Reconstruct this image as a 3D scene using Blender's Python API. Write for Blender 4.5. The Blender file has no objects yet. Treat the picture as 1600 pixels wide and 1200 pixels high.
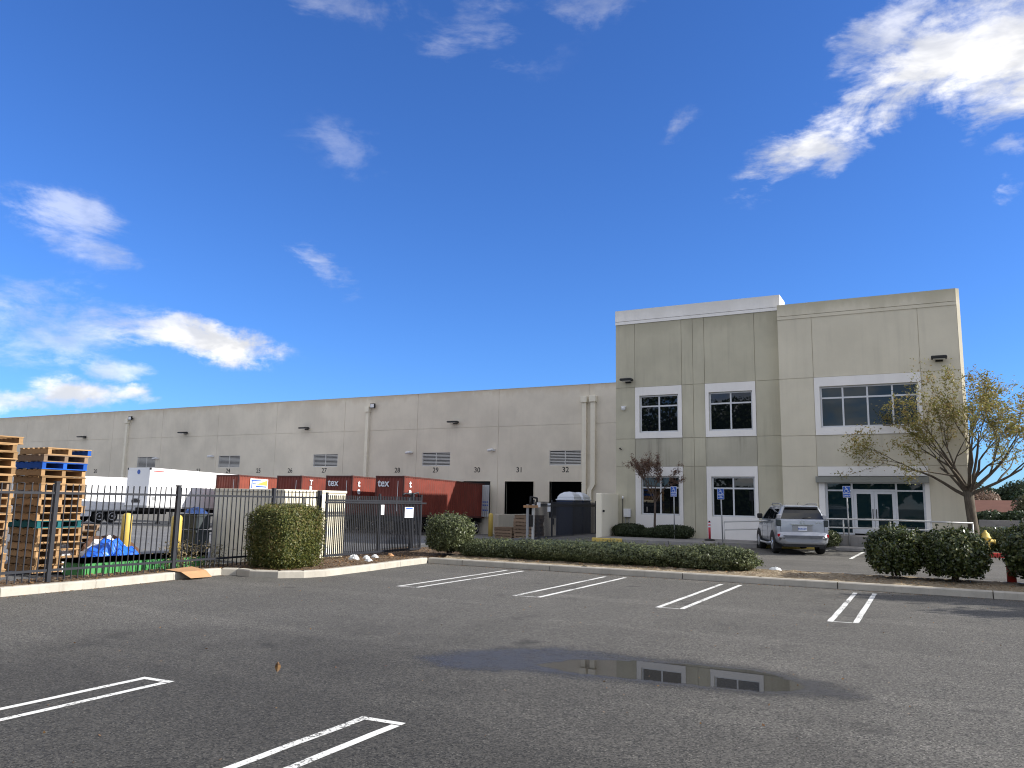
import bpy, bmesh, math, random
import numpy as np
from mathutils import Vector, Matrix

SC = bpy.context.scene
COL = SC.collection
R = math.radians
random.seed(7)
RNG = np.random.default_rng(7)

# ------------------------------------------------------------------ camera
cam_d = bpy.data.cameras.new('camera')
cam = bpy.data.objects.new('camera', cam_d)
COL.objects.link(cam)
SC.camera = cam
PITCH, ROLL, YAW = R(8.54), R(1.025), R(28.0)
_r0 = Vector((1, 0, 0)); _f0 = Vector((0, math.cos(PITCH), math.sin(PITCH))); _u0 = Vector((0, -math.sin(PITCH), math.cos(PITCH)))
_r = math.cos(ROLL)*_r0 + math.sin(ROLL)*_u0
_u = -math.sin(ROLL)*_r0 + math.cos(ROLL)*_u0
_rz = Matrix.Rotation(YAW, 3, 'Z')
_r, _u, _f = _rz@_r, _rz@_u, _rz@_f0
cam.matrix_world = Matrix(((_r.x, _u.x, -_f.x, 0), (_r.y, _u.y, -_f.y, 0), (_r.z, _u.z, -_f.z, 2.2), (0, 0, 0, 1)))
cam_d.sensor_width = 36.0
cam_d.lens = 1218.0/1600*36
cam_d.clip_start = 0.1
cam_d.clip_end = 5000

# ------------------------------------------------------------------ exposure
SC.view_settings.view_transform = 'Standard'
SC.view_settings.look = 'None'
SC.view_settings.gamma = 1.0
SC.view_settings.use_curve_mapping = False
SC.view_settings.exposure = 1.3
SC.render.engine = 'CYCLES'
SC.cycles.max_bounces = 6
SC.cycles.transparent_max_bounces = 12
SC.cycles.filter_width = 1.1

# ------------------------------------------------------------------ node helpers
class NT:
    def __init__(self, tree):
        self.t = tree; tree.nodes.clear()
    def n(self, typ, **kw):
        nd = self.t.nodes.new(typ)
        for k, v in kw.items(): setattr(nd, k, v)
        return nd
    def link(self, a, b): self.t.links.new(a, b)
    def put(self, v, sock):
        if v is None: return
        if isinstance(v, bpy.types.NodeSocket): self.link(v, sock)
        else:
            if sock.type == 'RGBA' and hasattr(v, '__len__') and len(v) == 3: v = (*v, 1)
            sock.default_value = v
    def m(self, op, a, b=None, c=None, clamp=False):
        nd = self.n('ShaderNodeMath', operation=op, use_clamp=clamp)
        self.put(a, nd.inputs[0]); self.put(b, nd.inputs[1]); self.put(c, nd.inputs[2])
        return nd.outputs[0]
    def v(self, op, a, b=None, c=None):
        nd = self.n('ShaderNodeVectorMath', operation=op)
        self.put(a, nd.inputs[0]); self.put(b, nd.inputs[1])
        if c is not None: self.put(c, nd.inputs[2] if op != 'SCALE' else nd.inputs[3])
        return nd.outputs['Value' if op in ('DOT_PRODUCT', 'LENGTH', 'DISTANCE') else 'Vector']
    def noise(self, vec, scale, detail=3, rough=.55, dist=0., out='Fac'):
        nd = self.n('ShaderNodeTexNoise')
        if vec is not None: self.link(vec, nd.inputs['Vector'])
        nd.inputs['Scale'].default_value = scale; nd.inputs['Detail'].default_value = detail
        nd.inputs['Roughness'].default_value = rough; nd.inputs['Distortion'].default_value = dist
        return nd.outputs[out]
    def ss(self, x, lo, hi):
        nd = self.n('ShaderNodeMapRange', interpolation_type='SMOOTHSTEP')
        self.put(x, nd.inputs[0]); nd.inputs[1].default_value = lo; nd.inputs[2].default_value = hi
        return nd.outputs[0]
    def rng(self, x, a, b, c, d):
        nd = self.n('ShaderNodeMapRange')
        self.put(x, nd.inputs[0])
        for i, q in enumerate((a, b, c, d)): nd.inputs[i+1].default_value = q
        return nd.outputs[0]
    def mix(self, f, a, b):
        nd = self.n('ShaderNodeMix', data_type='RGBA')
        self.put(f, nd.inputs[0]); self.put(a, nd.inputs[6]); self.put(b, nd.inputs[7])
        return nd.outputs[2]
    def ramp(self, f, stops):
        nd = self.n('ShaderNodeValToRGB')
        cr = nd.color_ramp
        while len(cr.elements) < len(stops): cr.elements.new(.5)
        for e, (p, c) in zip(cr.elements, stops): e.position = p; e.color = (*c, 1)
        self.put(f, nd.inputs[0]); return nd.outputs[0]
    def pos(self): return self.n('ShaderNodeNewGeometry').outputs['Position']
    def objc(self): return self.n('ShaderNodeTexCoord').outputs['Object']
    def scale(self, vec, s):
        return self.v('MULTIPLY', vec, s)
    def bump(self, h, strength, dist=.01):
        nd = self.n('ShaderNodeBump'); nd.inputs['Strength'].default_value = strength
        nd.inputs['Distance'].default_value = dist; self.link(h, nd.inputs['Height']); return nd.outputs[0]

# ------------------------------------------------------------------ sky and sun
SUN_DIR = Vector((1.0, 0.325, 0.545)).normalized()          # towards the sun
SUN_EL = math.asin(SUN_DIR.z)
SUN_ROT = math.atan2(SUN_DIR.x, SUN_DIR.y)
world = bpy.data.worlds.new('World'); SC.world = world; world.use_nodes = True
w = NT(world.node_tree)
sky = w.n('ShaderNodeTexSky', sky_type='NISHITA')
sky.sun_disc = False; sky.sun_elevation = SUN_EL; sky.sun_rotation = SUN_ROT
sky.altitude = 300; sky.air_density = 1.0; sky.dust_density = 0.35; sky.ozone_density = 2.2
sky_blue = w.v('MULTIPLY', sky.outputs[0], (.245, .445, .80))
dirv = w.v('NORMALIZE', w.n('ShaderNodeTexCoord').outputs['Generated'])
warp = w.noise(dirv, 7, 6, .62, 0, 'Color')
dwarp = w.v('ADD', dirv, w.v('SCALE', w.v('SUBTRACT', warp, (.5, .5, .5)), None, .085))
#        centre direction        half width, half height (rad), tilt(deg), peak
CLOUDS = [((0.012, 0.891, 0.453), .165, .056, 22, 1.0, .95), ((-0.0735, 0.899, 0.4316), .13, .036, 26, .86, .85), ((0.095, 0.884, 0.46), .12, .070, 12, 1.0, 1.0),
          ((-0.009, 0.858, 0.514), .11, .026, 28, .70, .55), ((0.10, 0.86, 0.51), .12, .03, 10, .7, .6),
          ((-0.426, 0.722, 0.544), .11, .055, 10, .66, .20), ((-0.600, 0.683, 0.417), .070, .032, -15, .62, .15),
          ((-0.818, 0.4975, 0.289), .095, .034, -16, .80, .38), ((-0.647, 0.708, 0.283), .062, .024, -34, .74, .42),
          ((-0.756, 0.632, 0.182), .100, .026, -5, 1.12, 1.0), ((-0.735, 0.655, 0.176), .045, .020, -4, 1.1, 1.0), ((-0.806, 0.574, 0.1436), .060, .019, -4, .85, .6),
          ((-0.833, 0.541, 0.1109), .055, .021, -5, 1.0, .95), ((-0.806, 0.582, 0.1052), .045, .017, -4, 1.0, .95), ((-0.87, 0.48, 0.10), .06, .016, 0, .8, .8),
          ((-0.841, 0.509, 0.1821), .15, .05, 6, .72, .40), ((0.085, 0.939, 0.3345), .028, .016, 10, .75, .55), ((-0.243, 0.861, 0.446), .036, .014, 30, .62, .28),
          ((-0.077, 0.9195, 0.3854), .050, .018, 8, .66, .35), ((-0.314, 0.763, 0.565), .10, .024, 4, .66, .22), ((-0.56, 0.618, 0.553), .09, .024, 0, .62, .18),
          ((0.096, 0.923, 0.372), .02, .01, 8, .62, .4), ((0.5, 0.75, 0.43), .3, .12, 15, .8, .9)]
tot = None; osum = None; msum = None
for c, a, b, tilt, pk, op in CLOUDS:
    c = Vector(c).normalized()
    e1 = Vector((c.y, -c.x, 0)).normalized(); e2 = e1.cross(c).normalized()
    if e2.z < 0: e2 = -e2
    ct, st = math.cos(R(tilt)), math.sin(R(tilt))
    f1, f2 = e1*ct + e2*st, e2*ct - e1*st
    q = w.v('SUBTRACT', dwarp, tuple(c))
    u = w.v('DOT_PRODUCT', q, tuple(f1/(a*1.3))); v_ = w.v('DOT_PRODUCT', q, tuple(f2/(b*1.35)))
    front = w.v('DOT_PRODUCT', q, tuple(c*2.0))
    r2 = w.m('ADD', w.m('ADD', w.m('MULTIPLY', u, u), w.m('MULTIPLY', v_, v_)), w.m('MULTIPLY', front, front))
    mk = w.m('MULTIPLY', w.m('SUBTRACT', 1.0, w.m('SQRT', r2), clamp=True), pk*1.25)
    mk = w.m('MINIMUM', mk, pk)
    tot = mk if tot is None else w.m('MAXIMUM', tot, mk)
    osum = w.m('MULTIPLY', mk, op) if osum is None else w.m('ADD', osum, w.m('MULTIPLY', mk, op))
    msum = mk if msum is None else w.m('ADD', msum, mk)
fill_cloud = w.ss(w.v('DOT_PRODUCT', dirv, tuple(_f)), .76, .58)            # bright cloud added only out of view, as fill for the shaded walls
tot = w.m('MAXIMUM', tot, w.m('MULTIPLY', fill_cloud, .84))
opac = w.m('DIVIDE', w.m('ADD', osum, w.m('MULTIPLY', fill_cloud, .80)), w.m('ADD', w.m('ADD', msum, w.m('MULTIPLY', fill_cloud, .84)), .0001), clamp=True)
stretch = w.scale(dirv, (1.0, 1.0, 1.9))
n1 = w.noise(stretch, 8, 10, .62, .5)
n2 = w.noise(w.scale(dirv, (1, 1, 3.0)), 30, 7, .62, .3)
nn = w.m('ADD', w.m('MULTIPLY', w.m('SUBTRACT', n1, .5), 4.4), w.m('MULTIPLY', w.m('SUBTRACT', n2, .5), 1.5))
dens = w.m('ADD', w.m('MULTIPLY', tot, 1.75), w.m('SUBTRACT', nn, .55))
dens = w.m('MULTIPLY', w.ss(dens, -.10, 1.35), w.m('MULTIPLY', w.ss(tot, .0, .45), opac))
shade = w.ss(w.noise(w.v('ADD', stretch, (.02, .006, .03)), 11, 5, .55, .35), .36, .62)
ccol = w.mix(shade, (5.6, 5.5, 5.35), (3.2, 3.25, 3.4))
skymix = w.mix(dens, sky_blue, ccol)
bg = w.n('ShaderNodeBackground'); bg.inputs['Strength'].default_value = 0.10
w.link(skymix, bg.inputs['Color'])
wo = w.n('ShaderNodeOutputWorld'); w.link(bg.outputs[0], wo.inputs['Surface'])
world.cycles.sampling_method = 'MANUAL'; world.cycles.sample_map_resolution = 1024

sun_d = bpy.data.lights.new('sun', 'SUN'); sun_d.energy = 3.1; sun_d.angle = R(.53); sun_d.color = (1.0, .95, .87)
sun = bpy.data.objects.new('sun', sun_d); COL.objects.link(sun)
sun.rotation_euler = (-SUN_DIR).to_track_quat('-Z', 'Y').to_euler(); sun.location = SUN_DIR*60

# ------------------------------------------------------------------ materials
MATS = {}
def mat(name, build):
    m = bpy.data.materials.new(name); m.use_nodes = True
    nt = NT(m.node_tree); out = nt.n('ShaderNodeOutputMaterial')
    sh = build(nt)
    nt.link(sh, out.inputs['Surface']); MATS[name] = m
    return m
def princ(nt, col, rough=.6, spec=.4, metal=0., normal=None, ior=None, coat=0.):
    p = nt.n('ShaderNodeBsdfPrincipled')
    nt.put(col, p.inputs['Base Color']); nt.put(rough, p.inputs['Roughness'])
    nt.put(spec, p.inputs['Specular IOR Level']); nt.put(metal, p.inputs['Metallic'])
    if normal is not None: nt.link(normal, p.inputs['Normal'])
    if ior: p.inputs['IOR'].default_value = ior
    if coat: p.inputs['Coat Weight'].default_value = coat; p.inputs['Coat Roughness'].default_value = .04
    return p.outputs[0]
def simple(name, col, rough=.55, spec=.4, metal=0., var=.12, scale=3., bump=0., coat=0.):
    def b(nt):
        o = nt.pos(); n = nt.noise(o, scale, 4)
        c = nt.mix(n, tuple(x*(1-var) for x in col), tuple(min(1, x*(1+var)) for x in col))
        nm = nt.bump(nt.noise(o, scale*14, 3), bump, .004) if bump else None
        return princ(nt, c, rough, spec, metal, nm, coat=coat)
    return mat(name, b)

def m_asphalt(name, dark, light, patch, bumpk=.5, dark_centre=None):
    def b(nt):
        o = nt.pos()
        st = nt.n('ShaderNodeTexVoronoi'); st.inputs['Scale'].default_value = 56; nt.link(o, st.inputs['Vector'])
        sp = nt.v('DOT_PRODUCT', st.outputs['Color'], (.34, .33, .33))
        fine = nt.noise(o, 105, 2, .6)
        f = nt.m('ADD', nt.m('MULTIPLY', sp, .65), nt.m('MULTIPLY', fine, .35))
        f = nt.ss(f, .24, .80)
        big = nt.noise(o, .16, 5, .6, .4)
        med = nt.noise(nt.scale(o, (1, .35, 1)), 1.1, 5, .6)
        base = nt.mix(f, dark, light)
        v2 = nt.n('ShaderNodeTexVoronoi'); v2.inputs['Scale'].default_value = 38; nt.link(o, v2.inputs['Vector'])
        chip = nt.m('MULTIPLY', nt.ss(nt.v('DOT_PRODUCT', v2.outputs['Color'], (1., 0., 0.)), .88, .93), nt.ss(v2.outputs['Distance'], .42, .22))
        base = nt.mix(nt.m('MULTIPLY', chip, .75), base, tuple(x*1.9 for x in light))
        k = nt.m('ADD', nt.m('MULTIPLY', nt.ss(big, .30, .70), patch), nt.m('MULTIPLY', nt.ss(med, .25, .75), .22))
        base = nt.mix(nt.m('ADD', k, 0., clamp=True), base, nt.v('SCALE', base, None, 1.7))
        if dark_centre:  # asphalt colour darker around this point, edge broken by noise
            d = nt.v('DISTANCE', nt.scale(o, (1., 1., 0.)), dark_centre)
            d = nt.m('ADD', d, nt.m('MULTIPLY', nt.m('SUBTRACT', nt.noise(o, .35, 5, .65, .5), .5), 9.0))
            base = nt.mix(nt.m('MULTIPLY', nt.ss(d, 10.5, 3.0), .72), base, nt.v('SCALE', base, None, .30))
        # oil spots and dark drips
        lane = nt.ss(nt.noise(nt.scale(o, (.06, .9, 1.)), 1.0, 4, .6), .48, .66)
        base = nt.mix(nt.m('MULTIPLY', lane, .5), base, nt.v('SCALE', base, None, 1.35))
        spot = nt.ss(nt.noise(o, .75, 4, .55), .61, .74)
        base = nt.mix(nt.m('MULTIPLY', spot, .62), base, tuple(x*.8 for x in dark))
        nm = nt.bump(f, bumpk, .012)
        return princ(nt, base, .86, .35, 0, nm)
    return mat(name, b)
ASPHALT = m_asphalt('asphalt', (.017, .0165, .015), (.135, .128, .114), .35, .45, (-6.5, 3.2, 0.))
DRIVE = m_asphalt('old_asphalt', (.050, .0475, .043), (.110, .104, .094), .35, .25)
COURT = m_asphalt('court_paving', (.075, .076, .078), (.15, .15, .15), .3, .15)

def b_conc(nt, col=(.46, .43, .37), lo=.55):
    o = nt.pos()
    a = nt.noise(o, 1.6, 6, .65); f = nt.noise(o, 30, 4, .6)
    strk = nt.noise(nt.scale(o, (3.0, 3.0, .6)), 2.4, 4, .6)
    c = nt.mix(nt.ss(a, .25, .75), tuple(x*.78 for x in col), col)
    c = nt.mix(nt.m('MULTIPLY', nt.ss(strk, .5, .8), .5), c, tuple(x*lo for x in col))
    c = nt.mix(nt.m('MULTIPLY', nt.ss(f, .45, .8), .25), c, tuple(x*.6 for x in col))
    return princ(nt, c, .9, .25, 0, nt.bump(f, .25, .006))
CONC = mat('concrete', b_conc)
CONC_D = mat('grey_concrete', lambda nt: b_conc(nt, (.27, .26, .25)))

def b_wall(col, stain=None, ztop=None, streak=0., blotch=.10, sc=(1.2, 1.2, .25)):
    def b(nt):
        o = nt.pos()
        big = nt.noise(o, .35, 5, .6); fine = nt.noise(o, 24, 3, .55)
        c = nt.mix(nt.ss(big, .3, .7), tuple(x*(1-blotch) for x in col), tuple(x*(1+blotch*.6) for x in col))
        c = nt.mix(nt.m('MULTIPLY', nt.ss(fine, .5, .8), .12), c, tuple(x*.7 for x in col))
        if streak:
            s = nt.noise(nt.scale(o, (2.6, 2.6, .16)), 1.5, 5, .62)
            s2 = nt.noise(o, .55, 3, .5)
            k = nt.m('MULTIPLY', nt.m('MULTIPLY', nt.ss(s, .44, .74), nt.ss(s2, .25, .7)), streak)
            c = nt.mix(k, c, tuple(x*.48 for x in col))
        if stain:
            z = nt.n('ShaderNodeSeparateXYZ'); nt.link(o, z.inputs[0])
            d = nt.m('SUBTRACT', ztop, z.outputs[2])
            edge = nt.noise(nt.scale(o, (1.0, 1.0, .3)), .8, 5, .65)
            k = nt.m('SUBTRACT', 1., nt.m('DIVIDE', d, nt.rng(edge, .3, .75, .12, 1.25)), clamp=True)
            c = nt.mix(nt.m('MULTIPLY', k, .75), c, stain)
        return princ(nt, c, .82, .25, 0, nt.bump(fine, .12, .004))
    return b
DOCKWALL = mat('warehouse_paint', b_wall((.70, .64, .53), (.54, .45, .33), 11.36, .10))
OLIVE = mat('olive_paint', b_wall((.53, .50, .385), (.36, .335, .25), 11.6, .28, .12))
SAGE = mat('sage_paint', b_wall((.68, .63, .50), (.40, .37, .26), 11.7, .16, .08))
OLIVE_W = mat('streaked_olive_paint', b_wall((.475, .45, .36), None, None, .95, .15))
SAGE_W = mat('streaked_sage_paint', b_wall((.62, .58, .47), None, None, .55, .12))
TRIM = mat('white_trim_paint', b_wall((.86, .84, .81), (.66, .64, .60), 12.4, .12, .05))
CREAM = mat('cream_paint', b_wall((.80, .75, .60), (.60, .54, .42), 2.75, .2, .06))
PALE = mat('pale_concrete_paint', b_wall((.52, .49, .42), None, None, .35, .12))

FRAME = simple('window_frame_metal', (.62, .64, .67), .4, .5, .0, .05)
GREYMET = simple('grey_metal', (.30, .31, .32), .5, .5, .3, .1)
CANOPY = simple('canopy_metal', (.24, .245, .22), .6, .4, 0, .08)
PIPE = simple('downspout_paint', (.78, .73, .60), .6, .4, 0, .08)
BLACK = simple('black_plastic', (.015, .015, .016), .55, .4, 0, .2)
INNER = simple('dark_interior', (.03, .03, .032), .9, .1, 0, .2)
INK = simple('black_lettering', (.02, .02, .022), .7, .3, 0, .1)
WHITE = simple('white_paint', (.74, .75, .76), .5, .4, 0, .06)
TRAILERW = simple('white_trailer_skin', (.76, .77, .79), .45, .45, 0, .04, 1.)
FENCE = simple('fence_iron', (.017, .019, .026), .5, .35, 0, .25, 6.)
RAILM = simple('galvanised_rail', (.55, .55, .54), .45, .5, .2, .08)
POLE = simple('galvanised_pole', (.34, .35, .36), .5, .5, .4, .12)
LOUVER = simple('louver_metal', (.62, .61, .58), .5, .4, .1, .06)
YELLOW = simple('yellow_paint', (.55, .40, .09), .5, .45, 0, .15, 5.)
REDP = simple('red_paint', (.42, .03, .02), .5, .45, 0, .2, 5.)
REDPOST = simple('red_plastic', (.55, .035, .06), .5, .4, 0, .08)
LAMPGLASS = simple('lamp_lens', (.75, .76, .78), .25, .5, 0, .03)
SIGNBLUE = simple('sign_blue', (.015, .09, .42), .4, .5, 0, .05)
SIGNWHITE = simple('sign_white', (.72, .75, .80), .45, .4, 0, .03)
TYRE = simple('tyre_rubber', (.018, .018, .018), .8, .3, 0, .2, 9.)
RIM = simple('wheel_rim', (.50, .51, .53), .3, .6, .8, .05)
CHASSIS = simple('chassis_steel', (.02, .021, .023), .6, .4, 0, .2)
TARP = simple('blue_tarp', (.012, .12, .62), .38, .5, 0, .3, 5., .2)
TARPW = simple('white_sheeting', (.66, .67, .68), .5, .4, 0, .1)
GREENP = simple('green_plastic', (.055, .25, .07), .5, .4, 0, .2, 4.)
BROWN = simple('rusty_scrap', (.10, .055, .035), .85, .2, 0, .4, 5.)
CARD = simple('cardboard', (.40, .23, .12), .85, .2, 0, .15, 5.)
PORTA = simple('dark_blue_plastic', (.008, .022, .065), .5, .4, 0, .1)
PORTAW = simple('translucent_white_roof', (.62, .66, .72), .5, .4, 0, .05)
BINGREY = simple('dark_teal_bin', (.028, .038, .042), .6, .4, 0, .2)
ROOFRED = simple('terracotta_roof', (.13, .062, .045), .85, .2, 0, .2, 1.)
HYD = simple('hydrant_yellow', (.66, .50, .13), .5, .4, 0, .15, 8.)
BAG = simple('white_plastic_bag', (.70, .72, .72), .4, .5, 0, .1)
BADGE = simple('chrome_trim', (.70, .71, .73), .18, .6, .9, .02)
ROOFMAT = simple('roof_membrane', (.45, .45, .44), .9, .2, 0, .1)

def b_cont(col):
    def b(nt):
        o = nt.pos()
        n = nt.noise(o, 1.3, 6, .65); s = nt.noise(nt.scale(o, (3, 3, .3)), 2.0, 5, .6)
        c = nt.mix(nt.ss(n, .3, .7), tuple(x*.82 for x in col), tuple(x*1.12 for x in col))
        c = nt.mix(nt.m('MULTIPLY', nt.ss(s, .58, .8), .45), c, (.10, .045, .03))
        return princ(nt, c, .55, .35)
    return b
CONT = mat('oxide_red_container', b_cont((.165, .030, .019)))
CONT_O = mat('orange_red_container', b_cont((.22, .050, .030)))
CONTDK = simple('container_rail_paint', (.075, .018, .014), .6, .35, 0, .2)
DOORGREY = simple('grey_container_door', (.48, .50, .52), .55, .4, 0, .1)

def b_wood(col, var):
    def b(nt):
        o = nt.objc(); oi = nt.n('ShaderNodeObjectInfo').outputs['Random']
        g = nt.noise(nt.scale(nt.pos(), (3, 3, 22)), 2.2, 5, .6)
        k = nt.m('ADD', nt.m('MULTIPLY', oi, .7), nt.m('MULTIPLY', g, .45))
        c = nt.mix(nt.m('MINIMUM', k, 1.), tuple(x*(1-var) for x in col), tuple(x*(1+var) for x in col))
        return princ(nt, c, .8, .2, 0, nt.bump(g, .3, .004))
    return b
WOOD = mat('raw_pine', b_wood((.30, .185, .09), .50))
WOODGREY = mat('weathered_wood', b_wood((.20, .14, .095), .35))
WOODBLUE = mat('blue_painted_wood', b_wood((.015, .085, .38), .3))
WOODTEAL = mat('teal_painted_wood', b_wood((.01, .085, .095), .3))

def b_glass(col, ior=1.85, rough=.015):
    def b(nt):
        o = nt.pos()
        nm = nt.bump(nt.noise(o, .9, 2, .4), .035, .02)
        return princ(nt, col, rough, .5, 0, nm, ior)
    return b
GLASS = mat('tinted_window_glass', b_glass((.004, .006, .008), 1.62))
GLASS_T = mat('teal_window_glass', b_glass((.007, .022, .028), 1.5))
CARGLASS = mat('car_glass', b_glass((.006, .007, .008), 1.6))
def b_carpaint(nt):
    o = nt.pos()
    fl = nt.noise(o, 400, 1, .5)
    c = nt.mix(fl, (.30, .32, .36), (.43, .45, .49))
    return princ(nt, c, .30, .5, .55, None, None, .9)
CARPAINT = mat('silver_car_paint', b_carpaint)
def b_lens(col):
    return lambda nt: princ(nt, col, .12, .6)
TAILRED = mat('red_lamp_lens', b_lens((.40, .012, .02)))
TAILCLR = mat('clear_lamp_lens', b_lens((.40, .40, .42)))

def b_leaf(cols, trans=.25, rough=.5, spec=.35):
    def b(nt):
        g = nt.n('ShaderNodeNewGeometry'); rnd = g.outputs['Random Per Island']
        big = nt.noise(g.outputs['Position'], 1.7, 3, .6)
        f = nt.m('ADD', nt.m('MULTIPLY', rnd, .7), nt.m('MULTIPLY', nt.m('SUBTRACT', big, .35), .75), clamp=True)
        st = [(i/(len(cols)-1), c) for i, c in enumerate(cols)]
        c = nt.ramp(f, st)
        p = princ(nt, c, rough, spec)
        t = nt.n('ShaderNodeBsdfTranslucent'); nt.put(nt.v('SCALE', c, None, 1.3), t.inputs['Color'])
        mx = nt.n('ShaderNodeMixShader'); mx.inputs[0].default_value = trans
        nt.link(p, mx.inputs[1]); nt.link(t.outputs[0], mx.inputs[2]); return mx.outputs[0]
    return b
LEAF_BOX = mat('boxwood_leaves', b_leaf([(.030, .044, .012), (.072, .090, .020), (.15, .145, .036), (.20, .125, .065)], .2))
LEAF_HEDGE = mat('hedge_leaves', b_leaf([(.032, .046, .022), (.072, .090, .036), (.135, .155, .065), (.22, .235, .13)], .2, .4, .45))
LEAF_GLOSS = mat('glossy_leaves', b_leaf([(.012, .022, .008), (.032, .050, .014), (.068, .088, .024), (.20, .19, .065)], .16, .32, .5))
LEAF_DARK = mat('dark_shrub_leaves', b_leaf([(.018, .028, .012), (.035, .052, .020), (.06, .07, .03)], .15))
LEAF_TREE = mat('olive_tree_leaves', b_leaf([(.13, .13, .030), (.19, .185, .048), (.25, .20, .07), (.33, .20, .12)], .35))
LEAF_PLUM = mat('dry_plum_leaves', b_leaf([(.11, .065, .045), (.18, .11, .07), (.15, .09, .075), (.24, .17, .11)], .25))
LEAF_FAR = mat('far_tree_leaves', b_leaf([(.018, .034, .014), (.035, .055, .020), (.06, .08, .03)], .2))
LEAF_FAR2 = mat('far_scrub_leaves', b_leaf([(.05, .06, .025), (.09, .09, .04), (.13, .11, .06)], .2))
LEAF_PINK = mat('far_pinkish_leaves', b_leaf([(.13, .09, .06), (.20, .13, .09), (.24, .17, .12)], .2))
DRYWEED = mat('dry_weed', b_leaf([(.16, .12, .06), (.28, .22, .12), (.14, .15, .06)], .3))
DEADLEAF = mat('dead_leaf', b_leaf([(.14, .07, .03), (.26, .15, .06), (.10, .055, .03), (.33, .22, .12)], .2))
def b_bark(col):
    def b(nt):
        o = nt.pos(); n = nt.noise(nt.scale(o, (6, 6, 1.2)), 3, 5, .65)
        c = nt.mix(nt.ss(n, .3, .7), tuple(x*.6 for x in col), tuple(x*1.25 for x in col))
        return princ(nt, c, .9, .2, 0, nt.bump(n, .5, .02))
    return b
BARK = mat('grey_bark', b_bark((.105, .088, .068)))
BARK2 = mat('brown_bark', b_bark((.10, .075, .06)))
def b_soil(c0, c1, c2):
    def b(nt):
        o = nt.pos(); a = nt.noise(o, 1.1, 5, .6); f = nt.noise(o, 22, 4, .7)
        vr = nt.n('ShaderNodeTexVoronoi'); vr.inputs['Scale'].default_value = 16; nt.link(o, vr.inputs['Vector'])
        ch = nt.v('DOT_PRODUCT', vr.outputs['Color'], (.33, .33, .33))
        c = nt.mix(nt.ss(a, .3, .7), c0, c1)
        c = nt.mix(nt.m('MULTIPLY', nt.ss(ch, .55, .75), .7), c, c2)
        c = nt.mix(nt.ss(f, .45, .85), c, tuple(x*.55 for x in c0))
        return princ(nt, c, .95, .1, 0, nt.bump(nt.m('ADD', f, ch), .7, .04))
    return b
SOIL = mat('bark_mulch_soil', b_soil((.085, .060, .042), (.15, .11, .075), (.26, .20, .14)))
SOIL_L = mat('dry_soil', b_soil((.19, .15, .10), (.29, .235, .165), (.40, .34, .25)))
def b_paint(nt, col=(.70, .70, .67)):
    o = nt.pos()
    wn = nt.noise(o, 26, 5, .7); wb = nt.noise(o, 1.2, 4, .6)
    holes = nt.ss(nt.m('ADD', wn, nt.m('MULTIPLY', nt.m('SUBTRACT', wb, .5), .75)), .54, .66)
    c = nt.mix(nt.noise(o, 5, 4), tuple(x*.82 for x in col), col)
    p = princ(nt, c, .75, .3, 0, nt.bump(nt.noise(o, 140, 2), .3, .006))
    t = nt.n('ShaderNodeBsdfTransparent'); mx = nt.n('ShaderNodeMixShader')
    nt.link(nt.m('MULTIPLY', holes, .8), mx.inputs[0]); nt.link(p, mx.inputs[1]); nt.link(t.outputs[0], mx.inputs[2])
    return mx.outputs[0]
LINE = mat('road_paint', b_paint)
def b_puddle(nt):
    at = nt.n('ShaderNodeAttribute'); at.attribute_name = 'depth'
    o = nt.pos()
    d = nt.m('ADD', at.outputs['Fac'], nt.m('MULTIPLY', nt.m('SUBTRACT', nt.noise(o, 2.4, 6, .65), .5), .34))
    fine = nt.noise(o, 75, 2, .6)
    d2 = nt.m('ADD', d, nt.m('MULTIPLY', nt.m('SUBTRACT', fine, .5), .22))
    water = princ(nt, (.020, .020, .020), .0, .5, 0, None, 1.85)
    damp = princ(nt, nt.mix(nt.ss(fine, .3, .7), (.020, .020, .021), (.105, .101, .093)), .32, .5, 0, nt.bump(fine, .5, .010))
    tr = nt.n('ShaderNodeBsdfTransparent')
    m1 = nt.n('ShaderNodeMixShader'); nt.link(nt.ss(d2, -.03, .05), m1.inputs[0]); nt.link(damp, m1.inputs[1]); nt.link(water, m1.inputs[2])
    m2 = nt.n('ShaderNodeMixShader'); nt.link(nt.m('MULTIPLY', nt.ss(d2, -.30, .02), .80), m2.inputs[0]); nt.link(tr.outputs[0], m2.inputs[1]); nt.link(m1.outputs[0], m2.inputs[2])
    return m2.outputs[0]
PUDDLE = mat('puddle_water', b_puddle)

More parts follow.
